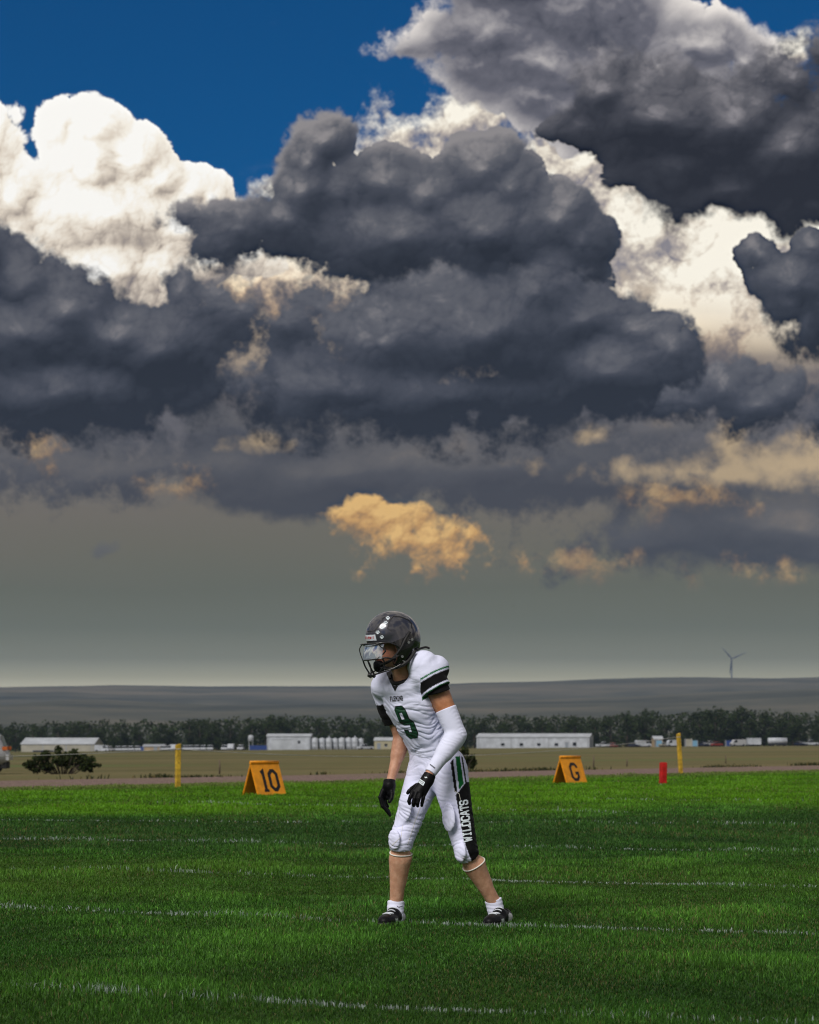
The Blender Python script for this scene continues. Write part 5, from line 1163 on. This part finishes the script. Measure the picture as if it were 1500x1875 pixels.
def smooth_path(pts, n=6):
    P_ = [np.array(p, float) for p in pts]; out = []
    for i in range(len(P_) - 1):
        a, b, c, d = P_[max(i - 1, 0)], P_[i], P_[i + 1], P_[min(i + 2, len(P_) - 1)]
        for k in range(n):
            t_ = k / n; out.append(0.5 * ((2 * b) + (-a + c) * t_ + (2 * a - 5 * b + 4 * c - d) * t_ ** 2 + (-a + 3 * b - 3 * c + d) * t_ ** 3))
    return out + [P_[-1]]
cage = MB()
def bar(pts, r=0.0042): cage.tube([hl(*p) for p in smooth_path(pts)], r, 8)
bar(sym([(0.178, 0, -0.044), (0.170, 0.045, -0.044), (0.135, 0.090, -0.043), (0.085, 0.116, -0.042), (0.035, 0.129, -0.062), (0.018, 0.130, -0.085)]), 0.0048)
bar(sym([(0.172, 0, -0.130), (0.165, 0.045, -0.130), (0.138, 0.086, -0.127), (0.100, 0.108, -0.122), (0.062, 0.122, -0.128), (0.030, 0.128, -0.112)]))
bar(sym([(0.140, 0, -0.212), (0.128, 0.036, -0.208), (0.096, 0.070, -0.196), (0.055, 0.100, -0.182), (0.015, 0.122, -0.160)]), 0.0045)
for s in (-1, 1):
    bar([(0.135, s * 0.090, -0.043), (0.108, s * 0.108, -0.075), (0.104, s * 0.112, -0.090), (0.138, s * 0.086, -0.127)])
    bar([(0.170, s * 0.030, -0.130), (0.158, s * 0.030, -0.165), (0.132, s * 0.026, -0.210)]); bar([(0.115, s * 0.100, -0.124), (0.100, s * 0.090, -0.160), (0.118, s * 0.046, -0.205)])
    bar([(0.178, s * 0.012, -0.044), (0.176, s * 0.055, -0.072), (0.165, s * 0.045, -0.130)], 0.003) if s < 0 else None
for s in (-0.022, 0.022): cage.tube([hl(0.128, s, -0.222), hl(0.142, s, -0.212), hl(0.140, s, -0.200)], [0.009, 0.012, 0.008], 8)
cage.build('face_mask', MP['cage'], ho_, True)
vz = []; vf = []; NS, NU = 28, 8
for i in range(NU + 1):
    for j in range(NS + 1):
        s = -0.108 + 0.216 * j / NS; u = -0.048 - 0.078 * i / NU; f_ = 0.166 - 4.6 * s * s + 0.003 * math.sin(math.pi * i / NU) + 0.016 * i / NU - 0.008; vz.append(hl(f_, s, u))
vf = [(i * (NS + 1) + j, i * (NS + 1) + j + 1, (i + 1) * (NS + 1) + j + 1, (i + 1) * (NS + 1) + j) for i in range(NU) for j in range(NS)]
mesh_obj('visor', vz, vf, MP['visor'], ho_, True)
lo, hi = around([hp(0.10, -0.05, -0.21), hp(0.14, 0.05, -0.14)], 0.05); v, q = solid(lambda p: np.maximum(smin(ell(p, hp(0.083, 0, -0.168), HA, (0.036, 0.044, 0.034)), ell(p, hp(0.095, 0, -0.150), HA, (0.022, 0.036, 0.016)), 0.01), -ell(p, hp(0.055, 0, -0.150), HA, (0.040, 0.036, 0.036))), lo, hi, 0.0036); part('chin_cup', v, q, MP['glove'], BLACK, ho_)
stp = MB()
for s in (-1, 1):
    stp.tube([hl(*p) for p in smooth_path([(0.098, s * 0.034, -0.176), (0.065, s * 0.075, -0.182), (0.02, s * 0.112, -0.172), (-0.03, s * 0.128, -0.140), (-0.075, s * 0.118, -0.090)])], 0.0085, 8)
    stp.tube([hl(*p) for p in smooth_path([(0.098, s * 0.036, -0.160), (0.060, s * 0.095, -0.135), (0.020, s * 0.130, -0.080), (-0.010, s * 0.134, -0.030), (-0.045, s * 0.122, 0.010)])], 0.0080, 8)
stp.tube([hl(*p) for p in smooth_path([(-0.095, 0.100, -0.085), (-0.135, 0.075, -0.078), (-0.165, 0.070, -0.074), (-0.185, 0.072, -0.082)])], [0.006] * 18 + [0.003], 6)
stp.build('chin_strap', MP['pad'], ho_, True)
for (f_, s, u) in ((0.012, 1, -0.120), (-0.005, 1, -0.150), (-0.055, 1, -0.030), (-0.03, 1, -0.045)):
    h_ = hb.ray_cast(Vector(hp(f_, 0.3, u)), Vector(-HS)); 
    if h_[0] is None: continue
    c_ = np.array(h_[0]) + np.array(HS) * 0.005 - PO; m_ = MB(); a_ = [c_ + (np.array(HF) * math.cos(k) + np.array(HU) * math.sin(k)) * 0.0075 for k in np.linspace(0, 2 * math.pi, 11)[:-1]]; b_ = [x + np.array(HS) * 0.004 for x in a_]
    m_.add(a_ + b_, [tuple(range(10, 20))] + [(k, (k + 1) % 10, 10 + (k + 1) % 10, 10 + k) for k in range(10)]); m_.build('snap', MP['steel'], ho_)

# printed marks, laid on the surface ---------------------------------
CAM = Vector((0, 0, CAMH))
def inpoly(x, y, poly):
    r = np.zeros(x.shape, bool); n = len(poly)
    for i in range(n):
        (x1, y1), (x2, y2) = poly[i], poly[(i + 1) % n]
        c = ((y1 > y) != (y2 > y)); xi = x1 + (y - y1) * (x2 - x1) / (y2 - y1 if y2 != y1 else 1e-9); r ^= c & (x < xi)
    return r
def seg_d(x, y, pts):
    d = np.full(x.shape, 1e9)
    for (x1, y1), (x2, y2) in zip(pts[:-1], pts[1:]):
        dx_, dy_ = x2 - x1, y2 - y1; t_ = np.clip(((x - x1) * dx_ + (y - y1) * dy_) / (dx_ * dx_ + dy_ * dy_ + 1e-12), 0, 1); d = np.minimum(d, np.hypot(x - x1 - t_ * dx_, y - y1 - t_ * dy_))
    return d
def decal(name, fn, box, cell, tree, m_, parent, off=0.0016):
    """thin print: cells of the shape dropped on to the surface"""
    nx_, ny_ = int((box[2] - box[0]) / cell) + 1, int((box[3] - box[1]) / cell) + 1
    gx, gy = np.meshgrid(box[0] + cell * (np.arange(nx_) + 0.5), box[1] + cell * (np.arange(ny_) + 0.5)); ins = fn(gx, gy); V_ = {}; vs = []; fs = []
    def vert(i, j):
        if (i, j) not in V_:
            d_ = (Vector(at(box[0] + j * cell, box[1] + i * cell, DP)) - CAM).normalized(); h_ = tree.ray_cast(CAM, d_)
            if h_[0] is None or h_[1].dot(-d_) < 0.08: V_[i, j] = None
            else: V_[i, j] = len(vs); vs.append(h_[0] + h_[1] * off - Vector(PO))
        return V_[i, j]
    for i, j in np.argwhere(ins):
        f_ = [vert(i, j), vert(i + 1, j), vert(i + 1, j + 1), vert(i, j + 1)]
        if None not in f_: fs.append(f_)
    return mesh_obj(name, vs, fs, m_, parent, True) if fs else None
def zj(p): return (690 + p[0] / 9.375, 1230 + p[1] / 9.375)
nine = [zj(p) for p in [(318, 590), (435, 580), (492, 640), (560, 800), (640, 860), (715, 1055), (700, 1138), (575, 1150), (505, 1090), (470, 995), (548, 997), (562, 1040), (605, 1035), (565, 905), (470, 920), (400, 885), (305, 660)]]
hole = [zj(p) for p in [(383, 708), (432, 700), (480, 815), (432, 825)]]
f9 = lambda x, y: inpoly(x, y, nine) & ~inpoly(x, y, hole)
decal('number_outline', lambda x, y: inpoly(x, y, nine) & ~inpoly(x, y, hole), (720, 1288, 770, 1356), 0.5, jb, MP['print_k'], jo, 0.0014)
def inner(x, y): return f9(x, y) & (seg_d(x, y, nine + nine[:1]) > 1.1) & (seg_d(x, y, hole + hole[:1]) > 0.9)
decal('number', inner, (720, 1288, 770, 1356), 0.5, jb, MP['print_g'], jo, 0.0030)
LET = {'F': [[(0, 0), (0, 6)], [(0, 6), (4, 6)], [(0, 3.2), (3, 3.2)]], 'L': [[(0.3, 6), (0.3, 0), (4, 0), (4, 1)]], 'E': [[(4, 6), (0, 6), (0, 0), (4, 0)], [(0, 3), (3, 3)]], 'M': [[(0, 0), (0, 6), (2, 2.4), (4, 6), (4, 0)]], 'I': [[(2, 0), (2, 6)], [(0.9, 0), (3.1, 0)], [(0.9, 6), (3.1, 6)]],
       'N': [[(0, 0), (0, 6), (4, 0), (4, 6)]], 'G': [[(4, 4.6), (3.2, 6), (0.8, 6), (0, 5), (0, 1), (0.8, 0), (3.2, 0), (4, 1), (4, 2.8), (2.4, 2.8)]], 'W': [[(0, 6), (0.9, 0), (2, 4), (3.1, 0), (4, 6)]], 'D': [[(0, 0), (0, 6), (3, 6), (4, 5), (4, 1), (3, 0), (0, 0)]],
       'C': [[(4, 4.4), (4, 5), (3.2, 6), (0.8, 6), (0, 5), (0, 1), (0.8, 0), (3.2, 0), (4, 1), (4, 1.6)]], 'A': [[(0, 0), (1.6, 6), (2.4, 6), (4, 0)], [(0.8, 2), (3.2, 2)]], 'T': [[(0, 5), (0, 6), (4, 6), (4, 5)], [(2, 6), (2, 0)]], 'S': [[(4, 4.6), (4, 5.2), (3.2, 6), (0.8, 6), (0, 5.2), (0, 3.8), (0.8, 3), (3.2, 3), (4, 2.2), (4, 0.8), (3.2, 0), (0.8, 0), (0, 0.8), (0, 1.4)]],
       'R': [[(0, 0), (0, 6), (3.2, 6), (4, 5.2), (4, 3.8), (3.2, 3), (0, 3)], [(2, 3), (4, 0)]], 'i': [[(2, 0), (2, 4)], [(2, 5.4), (2, 6)]], 'd': [[(4, 6), (4, 0), (0.8, 0), (0, 0.8), (0, 3.2), (0.8, 4), (4, 4)]], 'e': [[(0, 2), (4, 2), (4, 3.2), (3.2, 4), (0.8, 4), (0, 3.2), (0, 0.8), (0.8, 0), (3.6, 0)]], 'l': [[(2, 0), (2, 6)]],
       '1': [[(0.8, 4.8), (2.2, 6), (2.2, 0)], [(0.8, 0), (3.6, 0)]]}
def word(text, tl, tr, bl_, weight, gap=1.6, narrow=()):
    ex = np.array(tr, float) - np.array(tl, float); ey = np.array(tl, float) - np.array(bl_, float); W = len(text) * 4 + (len(text) - 1) * gap + 1.0; A = np.array([[ex[0] / W, ey[0] / 7.0], [ex[1] / W, ey[1] / 7.0]]); Ai = np.linalg.inv(A)
    def fn(x, y):
        dx_, dy_ = x - bl_[0], y - bl_[1]; U = Ai[0, 0] * dx_ + Ai[0, 1] * dy_ - 0.5; V_ = Ai[1, 0] * dx_ + Ai[1, 1] * dy_ - 0.5; r = np.zeros(x.shape, bool)
        for k, ch in enumerate(text):
            for pl in LET[ch]: r |= seg_d(U - k * (4 + gap), V_, pl) < weight / 2
        return r
    return fn
decal('team_name', word('FLEMING', zj((228, 428)), zj((442, 410)), zj((240, 512)), 1.45, 1.7), (713, 1273, 740, 1286), 0.22, jb, MP['print_k'], jo)
V_neck = [zj(p) for p in [(165, 20), (235, 185), (318, 340), (410, 160), (490, 20), (330, -60)]]
decal('undershirt', lambda x, y: inpoly(x, y, V_neck), (703, 1215, 748, 1269), 0.6, jb, MP['print_k'], jo, 0.0018)
decal('side_lettering', word('WILDCATS', zpx(945, 912), zpx(903, 533), zpx(1024, 900), 1.35, 1.5), (838, 1460, 868, 1546), 0.30, pb, MP['print_w'], po)
# seams of the pants
for pl in ([(690, 470), (560, 560), (500, 720), (430, 940)], [(862, 440), (905, 470), (915, 520)], [(385, 760), (375, 860), (270, 960)]):
    pts = [zpx(*p) for p in pl]; decal('seam', lambda x, y: seg_d(x, y, pts) < 0.42, (min(p[0] for p in pts) - 1, min(p[1] for p in pts) - 1, max(p[0] for p in pts) + 1, max(p[1] for p in pts) + 1), 0.35, pb, MP['band'], po, 0.0012)
def zh(p): return (640 + p[0] / 9.375, 1110 + p[1] / 9.375)
for pl, wd in (([(315, 432), (435, 425), (555, 265), (568, 212), (610, 190)], 0.75), ([(725, 428), (655, 380), (695, 245), (760, 172), (900, 190), (1020, 245), (1068, 300), (1072, 372)], 0.70)):
    pts = [zh(p) for p in pl]; decal('shell_groove', lambda x, y: seg_d(x, y, pts) < wd, (min(p[0] for p in pts) - 1, min(p[1] for p in pts) - 1, max(p[0] for p in pts) + 1, max(p[1] for p in pts) + 1), 0.3, hb, MP['print_k'], ho_, 0.0012)
for (cx, cy) in ((660, 208), (622, 287), (567, 364), (487, 452), (557, 532)):
    c0 = zh((cx, cy))
    def paw(x, y):
        X_, Y_ = (x - c0[0]) / 3.9, (y - c0[1]) / 3.7; r = ((X_ / 0.52) ** 2 + ((Y_ - 0.35) / 0.45) ** 2) < 1
        for (a, b) in ((-0.72, -0.12), (-0.28, -0.62), (0.28, -0.62), (0.72, -0.12)): r |= (((X_ - a) / 0.22) ** 2 + ((Y_ - b) / 0.34) ** 2) < 1
        return r
    decal('paw_print', paw, (c0[0] - 4.2, c0[1] - 4.2, c0[0] + 4.2, c0[1] + 4.2), 0.3, hb, MP['print_w'], ho_)
plate = [zh(p) for p in [(262, 498), (445, 488), (470, 590), (250, 592)]]
decal('name_plate', lambda x, y: inpoly(x, y, plate), (665, 1160, 692, 1175), 0.4, hb, MP['plate'], ho_, 0.002)
decal('plate_lettering', word('Riddell', zh((272, 520)), zh((428, 512)), zh((272, 566)), 1.1, 1.2), (667, 1163, 688, 1172), 0.2, hb, MP['print_r'], ho_, 0.0034)
# glove patch, sock tick
gp = [(680 + x / 10, 1400 + y / 10) for x, y in [(880, 255), (985, 325), (950, 392), (840, 310)]]
decal('glove_patch', lambda x, y: inpoly(x, y, gp) & ~((np.sin((x * 0.83 + y * 0.55) * 3.2) > 0.35) & (seg_d(x, y, gp + gp[:1]) > 1.2)), (762, 1424, 780, 1441), 0.3, gb, MP['print_w'], go)
gp2 = [(680 + x / 10, 1400 + y / 10) for x, y in [(975, 235), (985, 222), (1000, 236), (1012, 222), (1030, 250), (1010, 246), (996, 252)]]
decal('cuff_mark', lambda x, y: inpoly(x, y, gp2), (776, 1421, 784, 1427), 0.25, gb, MP['print_w'], go)
tick = [(727, 1659.2), (728.6, 1660.8), (731, 1661), (737, 1659)]
sR = FO['R']; decal('sock_mark', lambda x, y: seg_d(x, y, tick) < 0.55, (725, 1657, 739, 1663), 0.25, bvh(sR[1], sR[2]), MP['print_k'], sR[0])
decal('sleeve_mark', lambda x, y: (seg_d(x, y, [(788.5, 1400.5), (796, 1406.2)]) < 1.1) & (np.sin((x + y) * 3.4) > -0.5), (786, 1398, 799, 1409), 0.25, sb, MP['print_k'], so)
# collar of the undershirt round the neck
cl = MB(); ax_ = unit(hp(-0.03, 0, -0.10) - nek); cc = nek + ax_ * 0.018; a_ = unit(np.cross(ax_, HS)); b_ = np.cross(ax_, a_); pts = []
for k in range(29):
    q_ = 2 * math.pi * k / 28; drop = 0.030 * (0.5 + 0.5 * float((a_ * math.cos(q_) + b_ * math.sin(q_)) @ SPF)); pts.append(cc + (a_ * math.cos(q_) + b_ * math.sin(q_)) * 0.072 - ax_ * drop - PO)
cl.tube(pts, 0.013, 8); cl.build('collar', MP['pad'], jo, True)
# ------------------------------------------------------------------ grass of the field, with worn chalk lines
chalk = [[(-60, 1502), (0, 1504), (560, 1509), (1100, 1510.5), (1600, 1514)], [(-60, 1539), (0, 1540), (800, 1553), (1220, 1560), (1600, 1567)], [(-80, 1593), (0, 1595), (250, 1598.5), (653, 1611), (1000, 1620), (1600, 1632)],
         [(-100, 1663), (0, 1667), (700, 1695), (1000, 1703.5), (1600, 1719)], [(-150, 1806), (37, 1817), (700, 1854), (1220, 1873), (1700, 1890)], [(1080, 1466), (1600, 1470)], [(300, 1471.5), (760, 1482), (1140, 1491)]]
def field_grass():
    rs = np.random.RandomState(1)
    # (depth from, to, blades per square metre)
    bands = [(7.6, 12, 8200), (12, 17, 5200), (17, 24, 2200), (24, 34, 950), (34, 50, 430), (50, 74, 180)]
    Bp = []; Dd = []
    for (d0, d1, rho) in bands:
        hw0 = d0 * 0.1714 + 0.9; hw1 = d1 * 0.1714 + 1.2; area = (hw0 + hw1) * (d1 - d0); n = int(area * rho)
        u = rs.rand(n); d = np.sqrt(d0 * d0 + u * (d1 * d1 - d0 * d0)); x = rs.uniform(-1, 1, n) * (hw0 + (hw1 - hw0) * (d - d0) / (d1 - d0))
        Bp.append(np.stack([x, d], 1))
    P2 = np.concatenate(Bp); q = qdist(P2[:, 0], P2[:, 1]); P2 = P2[q < -0.05 + 0.5 * rs.rand(len(q))]; n = len(P2)
    x, d = P2[:, 0], P2[:, 1]; q = qdist(x, d)
    def nz(sx, sy, seed, o=4):
        gx = np.linspace(-16, 20, 360); gy = np.linspace(0, 80, 800); g = fbm2(gx, gy, sx, sy, seed, o)
        fi = np.clip((x + 16) / 36 * 359, 0, 358.99); fj = np.clip(d / 80 * 799, 0, 798.99); i = fi.astype(int); j = fj.astype(int); a = fi - i; b = fj - j
        return (g[j, i] * (1 - a) + g[j, i + 1] * a) * (1 - b) + (g[j + 1, i] * (1 - a) + g[j + 1, i + 1] * a) * b
    big = nz(2.6, 3.4, 11); mid = nz(0.6, 0.8, 12); wear = nz(0.9, 1.6, 13); fine = nz(0.30, 0.30, 14, 2)
    far = np.clip((d - 9) / 40, 0, 1)
    h = (0.026 + 0.008 * mid + 0.009 * fine) * rs.uniform(0.55, 1.25, n) * (1 + 0.5 * far); h = np.clip(h, 0.018, 0.12)
    tall = rs.rand(n) < 0.012; h[tall] *= 1.5
    w = 0.0035 * (d / 9.0) ** 0.95 * rs.uniform(0.7, 1.3, n); lean = np.abs(rs.normal(0.35, 0.35, n)).clip(0, 1.2)
    g0 = np.array([0.021, 0.076, 0.007]); g1 = np.array([0.056, 0.160, 0.014]); dry = np.array([0.120, 0.105, 0.036]); yellow_green = np.array([0.085, 0.225, 0.003]); deep = np.array([0.014, 0.046, 0.009])
    m_ = (0.45 + 0.35 * mid + 0.25 * rs.normal(0, 1, n)).clip(0, 1)[:, None]
    c = g0 * (1 - m_) + g1 * m_
    c = c * np.exp(rs.normal(-0.05, 0.36, (n, 1)) + 0.30 * fine[:, None])
    # bands of different green: yellower strip towards the sideline, darker strip before it
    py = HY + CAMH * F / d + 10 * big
    strip_l = (sst(py, 1492, 1474))[:, None]; c = c * (1 - 0.8 * strip_l) + yellow_green * (0.75 + 0.5 * m_) * 0.8 * strip_l
    strip_d = (sst(py, 1488, 1510) * sst(py, 1585, 1550))[:, None]; c = c * (1 - 0.62 * strip_d) + deep * (0.7 + 0.7 * m_) * 0.62 * strip_d
    olive = (sst(py, 1570, 1600) * sst(py, 1670, 1630))[:, None] * (0.5 + 0.5 * sst(big, -0.2, 0.4))[:, None]; c = c * (1 - 0.35 * olive) + np.array([0.070, 0.135, 0.010]) * 0.35 * olive
    near = sst(py, 1740, 1800)[:, None]; c = c * (1 - 0.22 * near)
    dr = ((rs.rand(n) < 0.04 + 0.10 * sst(wear, 0.30, 0.75)) * 1.0 * rs.uniform(0.3, 1.0, n))[:, None]; c = c * (1 - dr) + dry * dr
    edge = sst(q, -3.5, -0.6)[:, None] * (0.55 + 0.3 * rs.rand(n, 1)); c = c * (1 - edge) + np.array([0.135, 0.150, 0.045]) * edge
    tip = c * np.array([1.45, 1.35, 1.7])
    # chalk: only some of the blades on each line still carry paint
    dist = np.full(n, 9.0)
    for ln in chalk:
        G = [ground_at(a, b) for a, b in ln]
        for a, b in zip(G[:-1], G[1:]):
            ab = np.array([b.x - a.x, b.y - a.y]); ap = np.stack([x - a.x, d - a.y], 1); tt = np.clip((ap @ ab) / (ab @ ab), 0, 1)
            dist = np.minimum(dist, np.hypot(ap[:, 0] - tt * ab[0], ap[:, 1] - tt * ab[1]))
    patch = sst(nz(0.16, 0.3, 21, 3) + 0.55 * nz(1.1, 1.2, 22, 2), -0.35, 0.55)
    wid = 0.045 + 0.0040 * np.clip(d - 9, 0, 40)
    pr = np.clip(1.25 - dist / wid, 0, 1) * (0.20 + 0.34 * patch) * np.where(d > 17, 0.75, 1.0)
    wh = rs.rand(n) < pr; h[wh] *= 1.12
    pw = rs.uniform(0.45, 1.0, (n, 1)); white = np.array([0.42, 0.48, 0.47])
    c[wh] = (c * (1 - pw) + white * pw)[wh]; tip[wh] = (tip * (1 - pw) + white * 1.1 * pw)[wh]
    base = np.stack([x, d, np.full(n, 0.010)], 1)
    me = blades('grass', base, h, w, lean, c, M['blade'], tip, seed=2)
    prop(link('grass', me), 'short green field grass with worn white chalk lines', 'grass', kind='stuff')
    return n
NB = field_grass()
# ------------------------------------------------------------------ evening haze over the plain
hz = MB().box(-3200, 3200, -120, 7700, -9.5, 215).build('haze', [])
hm = bpy.data.materials.new('haze'); hm.use_nodes = True; hm.node_tree.nodes.clear(); tt = T(hm.node_tree)
pv = tt.n('ShaderNodeVolumePrincipled'); pv.inputs['Color'].default_value = (0.33, 0.46, 0.70, 1); pv.inputs['Density'].default_value = 0.000075; pv.inputs['Anisotropy'].default_value = 0.0
ho = tt.n('ShaderNodeOutputMaterial'); hm.node_tree.links.new(pv.outputs[0], ho.inputs['Volume'])
hz.data.materials.append(hm); hz.display_type = 'WIRE'
prop(hz, 'thin grey evening haze over the plain', 'haze', kind='stuff')
